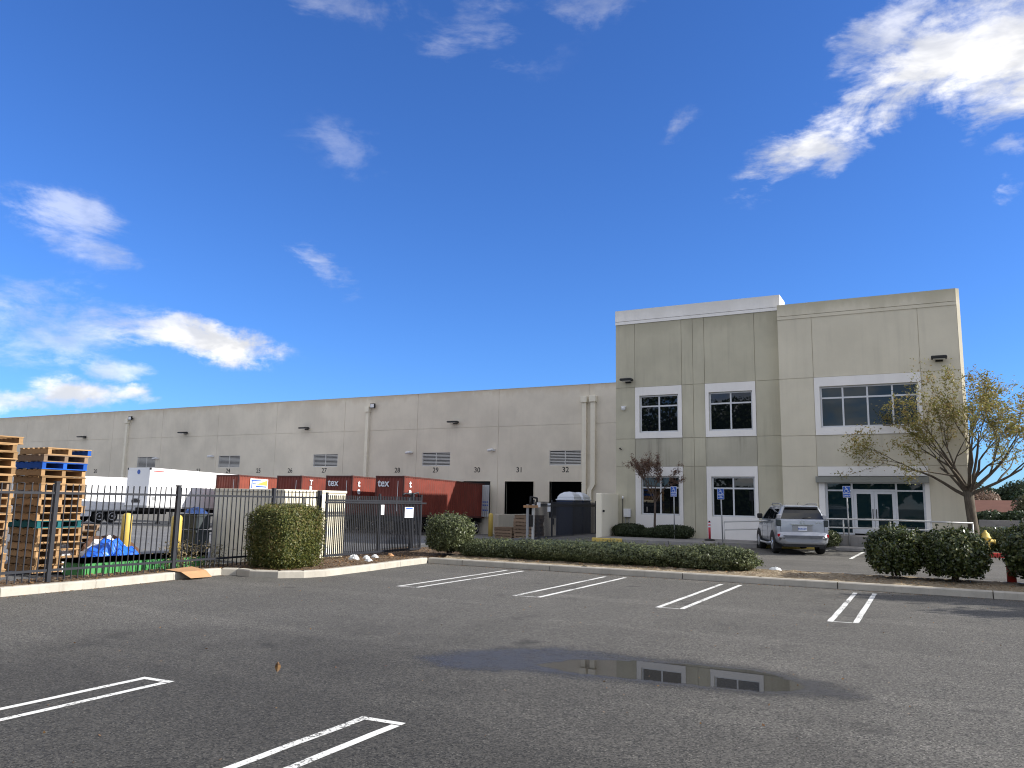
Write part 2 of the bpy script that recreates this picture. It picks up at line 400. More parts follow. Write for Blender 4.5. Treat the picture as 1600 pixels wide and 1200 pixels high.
# ------------------------------------------------------------------ mesh helpers
class MB:
    def __init__(self): self.v = []; self.f = []; self.smooth = []
    def box(self, x0, x1, y0, y1, z0, z1):
        i = len(self.v)
        self.v += [(x0,y0,z0),(x1,y0,z0),(x1,y1,z0),(x0,y1,z0),(x0,y0,z1),(x1,y0,z1),(x1,y1,z1),(x0,y1,z1)]
        for q in ((0,3,2,1),(4,5,6,7),(0,1,5,4),(1,2,6,5),(2,3,7,6),(3,0,4,7)):
            self.f.append(tuple(i+k for k in q)); self.smooth.append(False)
        return self
    def poly(self, pts, smooth=False):
        i = len(self.v); self.v += [tuple(p) for p in pts]; self.f.append(tuple(range(i, i+len(pts)))); self.smooth.append(smooth); return self
    def tube(self, pts, rad, n=8, caps=True, smooth=True):
        pts = [Vector(p) for p in pts]
        if not hasattr(rad, '__len__'): rad = [rad]*len(pts)
        i0 = len(self.v); up = None
        for k, p in enumerate(pts):
            d = (pts[min(k+1, len(pts)-1)] - pts[max(k-1, 0)]).normalized()
            if up is None:
                a = Vector((0, 0, 1)) if abs(d.z) < .9 else Vector((1, 0, 0))
            else: a = up
            s = d.cross(a).normalized(); t = s.cross(d).normalized(); up = t
            for j in range(n):
                an = 2*math.pi*j/n; self.v.append(tuple(p + rad[k]*(s*math.cos(an) + t*math.sin(an))))
        for k in range(len(pts)-1):
            for j in range(n):
                a, b = i0+k*n+j, i0+k*n+(j+1) % n
                self.f.append((a, b, b+n, a+n)); self.smooth.append(smooth)
        if caps:
            self.f.append(tuple(i0+j for j in reversed(range(n)))); self.smooth.append(False)
            e = i0+(len(pts)-1)*n; self.f.append(tuple(e+j for j in range(n))); self.smooth.append(False)
        return self
    def lathe(self, prof, c=(0, 0, 0), n=16, axis='z', smooth=True):
        i0 = len(self.v)
        for (r, h) in prof:
            for j in range(n):
                a = 2*math.pi*j/n; p = (r*math.cos(a), r*math.sin(a), h)
                if axis == 'x': p = (h, p[0], p[1])
                elif axis == 'y': p = (p[0], h, p[1])
                self.v.append((p[0]+c[0], p[1]+c[1], p[2]+c[2]))
        for k in range(len(prof)-1):
            for j in range(n):
                a, b = i0+k*n+j, i0+k*n+(j+1) % n
                self.f.append((a, b, b+n, a+n)); self.smooth.append(smooth)
        self.f.append(tuple(i0+j for j in reversed(range(n)))); self.smooth.append(False)
        e = i0+(len(prof)-1)*n; self.f.append(tuple(e+j for j in range(n))); self.smooth.append(False)
        return self
    def plate(self, x0, x1, z0, z1, y0, y1, holes=()):
        """solid slab in the XZ plane between y0 and y1 with rectangular holes (hx0,hx1,hz0,hz1)"""
        xs = sorted({x0, x1, *[min(max(h[i], x0), x1) for h in holes for i in (0, 1)]})
        zs = sorted({z0, z1, *[min(max(h[i], z0), z1) for h in holes for i in (2, 3)]})
        def solid(i, j):
            if i < 0 or j < 0 or i >= len(xs)-1 or j >= len(zs)-1: return False
            cx, cz = (xs[i]+xs[i+1])/2, (zs[j]+zs[j+1])/2
            return not any(h[0] < cx < h[1] and h[2] < cz < h[3] for h in holes)
        for i in range(len(xs)-1):
            for j in range(len(zs)-1):
                if not solid(i, j): continue
                a, b, c, d = xs[i], xs[i+1], zs[j], zs[j+1]
                self.poly([(a,y0,c),(b,y0,c),(b,y0,d),(a,y0,d)]); self.poly([(a,y1,c),(a,y1,d),(b,y1,d),(b,y1,c)])
                if not solid(i-1, j): self.poly([(a,y0,c),(a,y0,d),(a,y1,d),(a,y1,c)])
                if not solid(i+1, j): self.poly([(b,y0,c),(b,y1,c),(b,y1,d),(b,y0,d)])
                if not solid(i, j-1): self.poly([(a,y0,c),(a,y1,c),(b,y1,c),(b,y0,c)])
                if not solid(i, j+1): self.poly([(a,y0,d),(b,y0,d),(b,y1,d),(a,y1,d)])
        return self
    def xf(self, M):
        self.v = [tuple(M @ Vector(p)) for p in self.v]; return self
    def mesh(self, name, m):
        me = bpy.data.meshes.new(name); me.from_pydata(self.v, [], self.f)
        me.polygons.foreach_set('use_smooth', self.smooth); me.materials.append(m); me.update(); return me
    def build(self, name, m, parent=None, bevel=0., seg=1):
        me = self.mesh(name, m)
        if bevel:
            bm = bmesh.new(); bm.from_mesh(me)
            bmesh.ops.remove_doubles(bm, verts=bm.verts, dist=1e-5)
            bmesh.ops.bevel(bm, geom=[e for e in bm.edges if e.is_manifold and e.calc_face_angle(0) > .5], offset=bevel, segments=seg, affect='EDGES', clamp_overlap=True)
            bm.to_mesh(me); bm.free()
        return link(name, me, parent)
def link(name, me, parent=None):
    o = bpy.data.objects.new(name, me); COL.objects.link(o)
    if parent is not None:
        o.parent = parent
        if parent.get('_w'): o.matrix_parent_inverse = Matrix.Translation(-Vector(parent['_w']))
        if parent.get('_wc'): o['_wc'] = 1
    return o
def tag(o, label=None, cat=None, group=None, kind=None):
    if label: o['label'] = label
    if cat: o['category'] = cat
    if group: o['group'] = group
    if kind: o['kind'] = kind
    return o
def thing(name, label, cat, loc=(0, 0, 0), rz=0., group=None, worldco=False):
    o = bpy.data.objects.new(name, None); COL.objects.link(o); o.empty_display_size = .2
    o.location = loc; o.rotation_euler = (0, 0, rz)
    if worldco: o['_w'] = list(loc)
    return tag(o, label, cat, group)
def copy_thing(o, parent=None):
    c = o.copy(); COL.objects.link(c)
    if parent is not None: c.parent = parent
    for ch in list(o.children): copy_thing(ch, c)
    return c
def text_mesh(s, size, m, extrude=.006, bold=0., name='lettering', align='CENTER'):
    cu = bpy.data.curves.new('lettering_curve', 'FONT'); cu.body = s; cu.size = size; cu.extrude = extrude; cu.offset = bold
    cu.align_x = align; cu.align_y = 'CENTER'; cu.resolution_u = 3
    ob = bpy.data.objects.new('lettering_curve', cu); COL.objects.link(ob)
    bpy.context.view_layer.update()
    dg = bpy.context.evaluated_depsgraph_get()
    me = bpy.data.meshes.new_from_object(ob.evaluated_get(dg)); me.name = name
    bpy.data.objects.remove(ob); bpy.data.curves.remove(cu)
    me.materials.clear(); me.materials.append(m)
    return me
FACE_S = Matrix.Rotation(R(90), 4, 'X')                               # text facing -Y
FACE_E = Matrix.Rotation(R(90), 4, 'Z') @ Matrix.Rotation(R(90), 4, 'X')   # text facing +X
def put_text(s, size, m, loc, face, parent, extrude=.006, bold=0., name='lettering', sx=1.):
    me = text_mesh(s, size, m, extrude, bold, name); me.transform(Matrix.Translation(loc) @ face @ Matrix.Diagonal((sx, 1, 1, 1)))
    return link(name, me, parent)

# ------------------------------------------------------------------ ground height
def lerp_pts(x, pts):
    return np.interp(x, [p[0] for p in pts], [p[1] for p in pts])
def gz(x, y):
    x = np.asarray(x, float); y = np.asarray(y, float)
    drive = lerp_pts(y, [(23.2, 0.), (25.9, .22), (32, .36), (37, .42), (60, .44), (200, .3)])
    court = lerp_pts(y, [(5, .0), (20, .08), (30, .05), (56, -.50), (80, -.5)])
    k = np.clip((-17.0 - x)/7.0, 0, 1); k = k*k*(3-2*k)
    lot0 = np.where(y < 23.2, 0., drive)
    h = lot0*(1-k) + court*k
    far = np.clip((np.hypot(x, y)-150)/300, 0, 1)
    return h*(1-far) + .3*far
def g(x, y): return float(gz(x, y))

def sheet(name, xs, ys, m, dz=0., keep=None, amp=0., kind='structure', zf=None):
    xs, ys = np.array(xs), np.array(ys)
    X, Y = np.meshgrid(xs, ys); Z = (gz(X, Y) if zf is None else zf(X, Y)) + dz
    if amp: Z = Z + amp*RNG.standard_normal(Z.shape)
    V = np.stack([X, Y, Z], -1).reshape(-1, 3); nx = len(xs)
    F = []
    for j in range(len(ys)-1):
        for i in range(nx-1):
            if keep is not None and not keep((xs[i]+xs[i+1])/2, (ys[j]+ys[j+1])/2): continue
            a = j*nx+i; F.append((a, a+1, a+nx+1, a+nx))
    used = sorted({k for f in F for k in f}); mp = {k: i for i, k in enumerate(used)}
    me = bpy.data.meshes.new(name); me.from_pydata([tuple(V[k]) for k in used], [], [tuple(mp[k] for k in f) for f in F])
    me.materials.append(m); me.update()
    for p in me.polygons: p.use_smooth = True
    return tag(link(name, me), kind=kind)
GX = sorted(set([-1500, -700, -350, -200] + list(np.arange(-140, 121, 2.0)) + [-17.0, -24., 160, 260, 500, 1500]))
GY = sorted(set([-1500, -600, -200, -100] + list(np.arange(-60, 121, 2.0)) + [23.2, 25.9, 37., 5, 160, 260, 500, 1000, 2500]))
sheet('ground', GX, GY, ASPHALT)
sub = lambda arr, a, b: [q for q in arr if a <= q <= b]
sheet('driveway', [-17.0]+sub(GX, -16, 120), [25.9]+sub(GY, 26, 120), DRIVE, .006)
sheet('truck_court', sub(GX, -140, -20)+[], sub(GY, 5, 56), COURT, .008)

# ------------------------------------------------------------------ kerbs of the parking lot
P_CURB = [(-17.6, 6.0), (-17.47, 9.97), (-17.38, 12.08), (-17.6, 14.41), (-17.72, 15.44), (-17.66, 16.05), (-17.3, 16.25), (-16.66, 16.10), (-15.84, 16.35),
          (-15.35, 16.85), (-15.15, 17.5), (-15.26, 19.61), (-15.48, 21.54), (-15.6, 23.3)]
curb = thing('kerb', None, None); curb['kind'] = 'structure'
def kerb_piece(p, q, h=.19, wd=.22, z=0., m=CONC, parent=curb, gap=.012, name='kerb_section', side=1):
    """a kerb stone from p to q; its traffic face runs on the line p-q and its body lies to the left of it (side=1)"""
    p, q = Vector((*p, 0)), Vector((*q, 0)); d = (q-p).normalized(); nrm = Vector((-d.y, d.x, 0))*side
    a, b = p+d*gap, q-d*gap; mb = MB()
    prof = [(0, -.08), (.015, h-.03), (.045, h), (wd, h), (wd, -.08)]
    ra = [a+nrm*o+Vector((0, 0, z+g(a.x, a.y)*(z == 0)*0+hh)) for o, hh in prof]; rb = [b+nrm*o+Vector((0, 0, z+hh)) for o, hh in prof]
    i = 0
    for k in range(len(prof)-1):
        qd = [ra[k], rb[k], rb[k+1], ra[k+1]]; mb.poly(qd if side == -1 else qd[::-1])
    mb.poly(ra if side == 1 else ra[::-1]); mb.poly(rb[::-1] if side == 1 else rb)
    return mb.build(name, m, parent)
for p, q in zip(P_CURB[:-1], P_CURB[1:]):
    kerb_piece(p, q, gap=.0015 if (Vector(p)-Vector(q)).length < 1.5 else .006)
xk = [-15.6, -14.2, -10.9, -6.56, -2.30, 1.3, 4.7, 8.0, 11.5, 15]
for a, b in zip(xk[:-1], xk[1:]): kerb_piece((a, 23.3), (b, 23.3))

# ------------------------------------------------------------------ planting beds
from math import hypot
def inside(poly, x, y):
    r = False; n = len(poly)
    for i in range(n):
        x1, y1 = poly[i]; x2, y2 = poly[(i+1) % n]
        if (y1 > y) != (y2 > y) and x < (x2-x1)*(y-y1)/(y2-y1)+x1: r = not r
    return r
bed_poly = [(p[0]-.12, p[1]) for p in P_CURB[:5]] + [(-17.7, 16.3), (-16.66, 16.3), (-15.9, 16.5), (-15.5, 17.0), (-15.3, 17.6), (-15.42, 19.61), (-15.62, 21.54), (-15.75, 23.4), (-15.2, 23.5), (-15.2, 26.0), (-18.0, 27.4), (-19.1, 27), (-19.1, 6)]
sheet('planting_bed', np.arange(-19.2, -15.0, .14), np.arange(6, 27.5, .14), SOIL, 0., lambda x, y: inside(bed_poly, x, y), .018, zf=lambda X, Y: np.maximum(.155, gz(X, Y)+.03))
sheet('island_bed', np.arange(-15.3, 15.1, .15), np.arange(23.42, 25.95, .13), SOIL_L, 0., None, .016, zf=lambda X, Y: np.interp(Y, [23.4, 24.4, 25.5, 25.9], [.165, .22, .24, .205]))
tag(MB().box(-15.2, 15, 25.93, 26.02, .0, .235).build('island_edging', CONC_D), kind='structure')

# ------------------------------------------------------------------ bay markings, puddle
def stripe_quad(mb, x0, y0, x1, y1, wd, z):
    d = Vector((x1-x0, y1-y0, 0)); L = d.length; d.normalize(); n = Vector((-d.y, d.x, 0))*wd/2
    k = max(1, int(L/.35)); A = []
    for i in range(k+1):
        c = Vector((x0, y0, z)) + d*(L*i/k) + n*random.uniform(-.10, .10)
        c.z = z + (g(c.x, c.y) if z < .05 else 0)
        A.append((c-n*random.uniform(.93, 1.06), c+n*random.uniform(.93, 1.06)))
    for i in range(k): mb.poly([A[i][0], A[i+1][0], A[i+1][1], A[i][1]])
for xa, xb in ((-12.12, -11.49), (-8.77, -8.07), (-5.30, -4.70), (-1.86, -1.31), (1.9, 2.5)):
    mb = MB(); stripe_quad(mb, xa+.05, 16.7, xa+.05, 22.6, .11, .004); stripe_quad(mb, xb-.05, 16.78, xb-.05, 22.7, .11, .004)
    stripe_quad(mb, xa+.11, 16.73, xb-.11, 16.78, .05, .004)
    tag(mb.build('bay_marking', LINE), kind='structure')
for xa, xb in ((-8.56, -8.06), (-5.22, -4.70), (-1.8, -1.28), (1.6, 2.1)):
    if xa > -3: continue
    mb = MB(); stripe_quad(mb, xa+.05, -1.5, xa+.05, 6.62, .10, .004); stripe_quad(mb, xb-.05, -1.5, xb-.05, 6.62, .10, .004)
    stripe_quad(mb, xa-.0, 6.655, xb, 6.69, .09, .0045)
    tag(mb.build('bay_marking', LINE), kind='structure')
for (x0, y0, x1, y1) in ((-9.6, 27.6, -9.2, 33.4), (-6.9, 28.2, -7.3, 34.0), (-2.6, 31.2, -2.4, 36.2), (-4.5, 33.2, -3.7, 36.0), (-11.9, 31.0, -11.6, 34.2)):
    mb = MB(); stripe_quad(mb, x0, y0, x1, y1, .12, .011); tag(mb.build('drive_marking', LINE), kind='structure')

POOL = [(-4.9, 9.95), (-4.6, 10.5), (-3.98, 10.9), (-3.39, 11.05), (-2.83, 11.15), (-2.28, 11.2), (-1.94, 11.1), (-1.64, 10.85), (-1.4, 10.55), (-1.5, 10.3), (-1.89, 10.05), (-2.34, 9.95), (-2.84, 9.9), (-3.35, 9.86), (-3.83, 9.76), (-4.32, 9.74)]
PUD = [(-6.3, 9.6), (-6.02, 10.2), (-5.62, 10.75), (-5.06, 11.13), (-4.6, 11.19), (-3.98, 11.13), (-3.39, 11.16), (-2.83, 11.23), (-2.28, 11.26), (-1.94, 11.2), (-1.64, 11.0), (-1.12, 10.75),
       (-.85, 10.45), (-1.3, 10.2), (-1.89, 10.0), (-2.34, 9.9), (-2.84, 9.86), (-3.35, 9.82), (-3.83, 9.72), (-4.32, 9.70), (-4.83, 9.60), (-5.3, 9.40), (-5.9, 9.25)]
def pdist(poly, x, y):
    best = 1e9; n = len(poly)
    for i in range(n):
        x1, y1 = poly[i]; x2, y2 = poly[(i+1) % n]; dx, dy = x2-x1, y2-y1
        t = max(0, min(1, ((x-x1)*dx+(y-y1)*dy)/(dx*dx+dy*dy))); best = min(best, hypot(x-x1-t*dx, y-y1-t*dy))
    return best if inside(poly, x, y) else -best
def puddle():
    xs = np.arange(-9.2, 1.6, .1); ys = np.arange(7.6, 12.9, .1); nx = len(xs)
    V = [(x, y, .004) for y in ys for x in xs]; D = [max(pdist(POOL, x, y), min(-.07, pdist(PUD, x, y)*.55-.10)) for y in ys for x in xs]
    F = [(j*nx+i, j*nx+i+1, (j+1)*nx+i+1, (j+1)*nx+i) for j in range(len(ys)-1) for i in range(nx-1) if max(D[j*nx+i], D[(j+1)*nx+i+1]) > -.8]
    me = bpy.data.meshes.new('puddle'); me.from_pydata(V, [], F); me.materials.append(PUDDLE)
    a = me.attributes.new('depth', 'FLOAT', 'POINT'); a.data.foreach_set('value', D); me.update()
    tag(link('puddle', me), kind='structure')
puddle()

# ================================================================== WAREHOUSE
DY = 56.0
wh = thing('warehouse', 'long grey concrete warehouse with numbered loading docks behind the trailers', 'warehouse', (-62, DY, -.5), worldco=True)
WX0, WX1 = -128.0, -14.3
DOORS = {32: (-26.28, -23.54), 31: (-30.26, -27.66), 30: (-34.2, -31.6)}
for n_, cx in ((29, -37.0), (28, -41.0), (27, -49.3), (26, -53.5), (25, -57.6), (24, -61.75), (23, -66.0), (22, -70.2), (21, -74.3), (20, -82.6), (19, -86.7), (18, -90.8)):
    DOORS[n_] = (cx-1.32, cx+1.32)
SEAM = [WX1, -22.94, -30.96, -39.05, -47.16, -55.6, -63.6, -72.05, -80.2, -88.3, -96.4, -104.5, -112.6, -120.7, WX0]
LOUV = [(-26.31, -23.6), (-38.42, -35.57), (-50.69, -47.77), (-63.19, -60.21), (-75.62, -72.69)]
dh = [(a, b, .95, 3.77) for a, b in DOORS.values()]
lh = [(a, b, 5.03, 6.2) for a, b in LOUV]
MB().plate(WX0, WX1, -.9, 11.30, DY+.035, DY+.30, dh+lh).build('backing_wall', DOCKWALL, wh)
for b, a in zip(SEAM[:-1], SEAM[1:]):
    MB().plate(a+.012, b-.012, -.9, 8.235, DY, DY+.034, dh+lh).build('wall_panel', DOCKWALL, wh)
    MB().plate(a+.012, b-.012, 8.26, 11.33, DY, DY+.034).build('wall_panel', DOCKWALL, wh)
MB().box(WX0, WX1, DY-.02, DY+.32, 11.331, 11.36).build('parapet_cap', DOCKWALL, wh)
MB().box(WX0, -14.6, DY+.30, DY+60, 10.3, 10.5).build('roof', ROOFMAT, wh)
MB().box(WX0-.3, WX0, DY, DY+60, -.9, 11.33).build('side_wall', DOCKWALL, wh)
MB().box(WX0, 1.5, DY+60, DY+60.3, -.9, 11.33).build('rear_wall', DOCKWALL, wh)
# interior of the docks
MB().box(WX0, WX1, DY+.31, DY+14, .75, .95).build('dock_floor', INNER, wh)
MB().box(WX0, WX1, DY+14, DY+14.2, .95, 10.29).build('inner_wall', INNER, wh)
for n_, (a, b) in DOORS.items():
    d = MB().box(a-.05, a, DY-.03, DY+.33, .95, 3.80); d.box(b, b+.05, DY-.03, DY+.33, .95, 3.80); d.box(a, b, DY-.03, DY+.33, 3.77, 3.82)
    d.build('door_frame', GREYMET if n_ < 30 else DOCKWALL, wh)
    if n_ not in (31, 32):
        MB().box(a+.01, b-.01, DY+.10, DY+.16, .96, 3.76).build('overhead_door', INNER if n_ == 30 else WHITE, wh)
    else:
        MB().box(a+.05, b-.05, DY+.02, DY+.8, .90, .96).build('dock_leveller', GREYMET, wh)
        for xx in (a+.25, b-.45): MB().box(xx, xx+.2, DY-.10, DY, .45, .93).build('dock_bumper', BLACK, wh)
    put_text(str(n_), .60, INK, ((a+b)/2, DY-.004, 4.68), FACE_S, wh, .004, .006, 'dock_number')
for a, b in LOUV:
    fr = MB().plate(a, b, 5.03, 6.2, DY+.02, DY+.09, [(a+.04, (a+b)/2-.03, 5.07, 6.16), ((a+b)/2+.03, b-.04, 5.07, 6.16)]).build('louver_frame', LOUVER, wh)
    MB().box(a, b, DY+.24, DY+.29, 5.03, 6.2).build('louver_back', INNER, fr)
    for k in range(9):
        z = 5.08+k*.12
        for x0, x1 in ((a+.04, (a+b)/2-.03), ((a+b)/2+.03, b-.04)):
            MB().poly([(x0, DY+.02, z), (x1, DY+.02, z), (x1, DY+.09, z+.058), (x0, DY+.09, z+.058)]).poly([(x0, DY+.02, z-.012), (x0, DY+.09, z+.046), (x1, DY+.09, z+.046), (x1, DY+.02, z-.012)]).poly([(x0, DY+.02, z-.012), (x1, DY+.02, z-.012), (x1, DY+.02, z), (x0, DY+.02, z)]).build('louver_slat', LOUVER, fr)
def downspout(x, ztop, zbot, wd=.30, jog=None):
    o = MB()
    if jog:
        o.box(x-wd/2, x+wd/2, DY-.26, DY-.004, zbot+.35, ztop-.5)
        i = len(o.v); pts = [(x-wd/2, zbot+.35), (x+wd/2, zbot+.35), (x+wd/2-jog, zbot-.1), (x-wd/2-jog, zbot-.1)]
        for y in (DY-.26, DY-.004): o.v += [(px, y, pz) for px, pz in pts]
        for q in ((3,2,1,0),(4,5,6,7),(0,1,5,4),(1,2,6,5),(2,3,7,6),(3,0,4,7)): o.f.append(tuple(i+k for k in q)); o.smooth.append(False)
        o.box(x-wd/2-jog, x+wd/2-jog, DY-.259, DY-.004, -.3, zbot-.101)
    else: o.box(x-wd/2, x+wd/2, DY-.26, DY-.004, zbot, ztop-.5)
    d = o.build('downspout', PIPE, wh)
    MB().box(x-wd/2-.09, x+wd/2+.09, DY-.38, DY-.004, ztop-.5, ztop).build('collector_box', PIPE, d, .02)
    for z in (8.0-.35, 5.9, 3.6):
        if z > zbot+.5: MB().box(x-wd/2-.025, x+wd/2+.025, DY-.275, DY-.004, z, z+.07).build('strap', PIPE, d)
downspout(-44.4, 10.42, -.5); downspout(-77.6, 10.42, -.5)
downspout(-23.27, 10.38, -.5, .33); downspout(-22.55, 10.40, 3.2, .36, .28)
MB().tube([(-19.4, DY-.06, 6.0), (-19.4, DY-.06, 3.0)], .03).build('conduit', BLACK, wh)
def area_light(x, y, z, parent, s=1.):
    l = MB().poly([(x-.34*s, y-.62*s, z-.06), (x+.34*s, y-.62*s, z-.06), (x+.34*s, y-.62*s, z+.02), (x-.34*s, y-.62*s, z+.02)])
    l.box(x-.34*s, x+.34*s, y-.60*s, y-.12, z-.07, z+.06)
    o = l.build('wall_light', BLACK, parent, .03); MB().box(x-.16*s, x+.16*s, y-.119, y-.003, z-.14, z+.12).build('light_bracket', BLACK, o)
    MB().box(x-.26*s, x+.26*s, y-.54*s, y-.2, z-.085, z-.071).build('lens', LAMPGLASS, o)
for x, z in ((-85.05, 8.58), (-68.26, 8.64), (-51.66, 8.66), (-35.12, 8.72), (-101.5, 8.6)): area_light(x, DY, z, wh, 1.25)
for x in (-43.75, -76.95):
    o = MB().box(x-.26, x+.26, DY-.42, DY-.25, 10.24, 10.66).build('flood_light', BLACK, wh, .02)
    MB().box(x-.20, x+.20, DY-.432, DY-.42, 10.30, 10.60).build('lens', LAMPGLASS, o); MB().box(x-.05, x+.05, DY-.25, DY-.004, 10.36, 10.5).build('light_bracket', BLACK, o)
for x, z in ((-39.5, 6.25), (-31.3, 6.35), (-63.95, 6.2), (-72.3, 6.05)):
    o = MB().tube([(x-.02, DY-.15, z), (x-.42, DY-.42, z-.08)], .11, 10).build('security_camera', WHITE, wh); MB().box(x-.05, x+.07, DY-.2, DY-.003, z-.10, z+.05).build('camera_bracket', WHITE, o)

# ================================================================== OFFICE BUILDING
ob = thing('office_building', 'two storey sage green office block with white trimmed windows and glass entrance', 'building', (-6, 38.5, .4), worldco=True)
LY, RY = 38.5, 37.9
LX0, LX1, RX0, RX1 = -14.26, -5.88, -5.9, 1.57
colsL = [-14.26, -13.21, -10.73, -10.15, -9.57, -7.11, -5.88]
rowsL = [.2, 4.06, 5.49, 8.17, 11.56]
winL = [(-12.97, -10.93, 5.80, 7.72), (-9.38, -7.28, 5.80, 7.72), (-12.91, -10.92, 1.64, 3.57), (-9.33, -7.27, 1.63, 3.56)]
MB().plate(LX0, LX1, .2, 12.2, LY+.035, LY+.34, winL).build('backing_wall', OLIVE, ob)
for i in range(6):
    for j in range(4):
        a, b = colsL[i]+.011, colsL[i+1]-.011; c, d = rowsL[j]+.011, rowsL[j+1]-.011
        if i == 0: a = LX0
        win = i in (1, 4) and j in (0, 2)
        if win: MB().plate(a, b, c, d, LY-.035, LY+.034, winL).build('window_surround', TRIM, ob)
        else: MB().plate(a, b, c, d, LY, LY+.034).build('wall_panel', OLIVE_W if (i in (1, 4) and j == 1) else OLIVE, ob)
for z0, z1 in ((11.565, 11.72), (11.74, 12.33)):
    MB().box(LX0-.02, LX1-.0 if z1 < 12 else -5.86, LY-.03, LY+.034, z0, z1).build('parapet_band', TRIM, ob)
MB().box(LX0-.02, -5.86, LY+.035, LY+1.5, 11.57, 12.33).build('parapet', TRIM, ob)
MB().box(LX0-.001, LX0+.3, LY+.341, DY, .0, 12.30).build('side_wall', OLIVE, ob)
MB().box(LX0+.3, -5.2, LY+.35, DY+8, 11.2, 11.4).build('roof', ROOFMAT, ob)
MB().box(-5.2, RX1-.3, RY+.6, DY+8, 10.7, 10.9).build('roof', ROOFMAT, ob)
MB().box(LX0+.3, RX1-.3, LY+9, LY+9.2, .2, 10.7).build('inner_wall', INNER, ob)
# right block
rowsR = [.2, 4.01, 5.41, 8.085, 10.938, 11.09]
colsR = [-5.9, -4.39, .0, 1.57]
holeR = [(-4.15, -.14, 5.76, 7.65)]; entr = [(-4.36, .08, .2, 3.57)]
MB().plate(RX0, RX1-.06, .2, 11.4, RY+.035, RY+.34, holeR+entr).build('backing_wall', SAGE, ob)
for i in range(3):
    for j in range(4):
        a, b = colsR[i]+.011, colsR[i+1]-.011; c, d = rowsR[j]+.011, rowsR[j+1]-.011
        if i == 0: a = RX0
        if i == 2: b = RX1-.06
        if i == 1 and j == 0: continue
        if i == 1 and j == 2: MB().plate(a, b, c, d, RY-.035, RY+.034, holeR).build('window_surround', TRIM, ob)
        else: MB().plate(a, b, c, d, RY, RY+.034).build('wall_panel', SAGE_W if (i == 1 and j == 1) else SAGE, ob)
MB().box(RX0-.001, RX1-.05, RY-.03, RY+.034, 10.93, 11.08).build('parapet_band', SAGE, ob)
MB().box(RX0-.003, RX1-.05, RY-.032, RY+.034, 11.10, 11.66).build('parapet_band', SAGE, ob)
MB().box(RX0-.003, RX1-.05, RY+.035, RY+.6, 11.10, 11.66).build('parapet', SAGE, ob)
MB().box(RX0-.001, RX0+.3, RY+.036, LY+.03, .2, 11.09).build('return_wall', SAGE, ob)
MB().poly([(RX1-.05, RY, .2), (RX1+.08, RY+.10, .2), (RX1+.08, RY+.10, 11.66), (RX1-.05, RY, 11.66)]).poly([(RX1+.08, RY+.10, .2), (RX1+.08, DY+10, .2), (RX1+.08, DY+10, 11.66), (RX1+.08, RY+.10, 11.66)]).poly([(RX1-.05, RY, 11.66), (RX1+.08, RY+.1, 11.66), (RX1+.08, DY+10, 11.66), (RX1-.25, DY+10, 11.66), (RX1-.25, RY+.3, 11.66)]).poly([(RX1-.25, RY+.6, .2), (RX1-.25, RY+.6, 11.66), (RX1-.25, DY+10, 11.66), (RX1-.25, DY+10, .2)]).build('side_wall', SAGE, ob)

def window(x0, x1, z0, z1, y, xm, zm, glass, parent, fw=.075, name='window'):
    """aluminium frame with mullions at xm and zm; each pane its own piece"""
    xs = [x0, *xm, x1]; zs = [z0, *zm, z1]; holes = []
    for i in range(len(xs)-1):
        for j in range(len(zs)-1):
            a = xs[i]+(fw if i == 0 else fw/2); b = xs[i+1]-(fw if i == len(xs)-2 else fw/2)
            c = zs[j]+(fw if j == 0 else fw/2); d = zs[j+1]-(fw if j == len(zs)-2 else fw/2); holes.append((a, b, c, d))
    fr = MB().plate(x0, x1, z0, z1, y, y+.09, holes).build(name, FRAME, parent)
    for a, b, c, d in holes:
        MB().plate(a-.004, b+.004, c-.004, d+.004, y+.035+random.uniform(0, .006), y+.055).build('pane', glass, fr)
    return fr
for a, b, c, d in winL:
    window(a+.002, b-.002, c+.002, d-.002, LY+.10, [(a+b)/2], [d-.565], GLASS, ob)
a, b, c, d = holeR[0]
window(a+.002, b-.002, c+.002, d-.002, RY+.10, [-3.19, -2.17, -1.16], [d-.535], GLASS_T, ob)
# entrance
MB().box(-4.36, .05, RY-.04, RY+.30, 3.575, 3.995).build('entrance_header', TRIM, ob)
MB().box(-4.44, .07, RY-.30, RY+.30, 3.275, 3.54).build('canopy', CANOPY, ob)
for a, b in ((-4.35, -4.10), (-.11, .07)): MB().box(a, b, RY-.03, RY+.32, .2, 3.274).build('entrance_jamb', TRIM, ob)
SY = RY+.14
sf = MB().plate(-4.10, -.112, 1.0, 3.272, SY, SY+.12, [(-4.0, -3.03, 1.08, 2.90), (-4.0, -3.03, 2.97, 3.24), (-2.95, -1.26, 1.0, 2.92), (-2.95, -1.26, 2.99, 3.24), (-1.18, -.19, 1.08, 2.90), (-1.18, -.19, 2.97, 3.24)]).build('storefront', FRAME, ob)
for q in ((-4.0, -3.03, 1.08, 2.90), (-4.0, -3.03, 2.97, 3.24), (-2.95, -1.26, 2.99, 3.24), (-1.18, -.19, 1.08, 2.90), (-1.18, -.19, 2.97, 3.24)):
    MB().plate(q[0]-.004, q[1]+.004, q[2]-.004, q[3]+.004, SY+.05, SY+.07).build('pane', GLASS_T, sf)
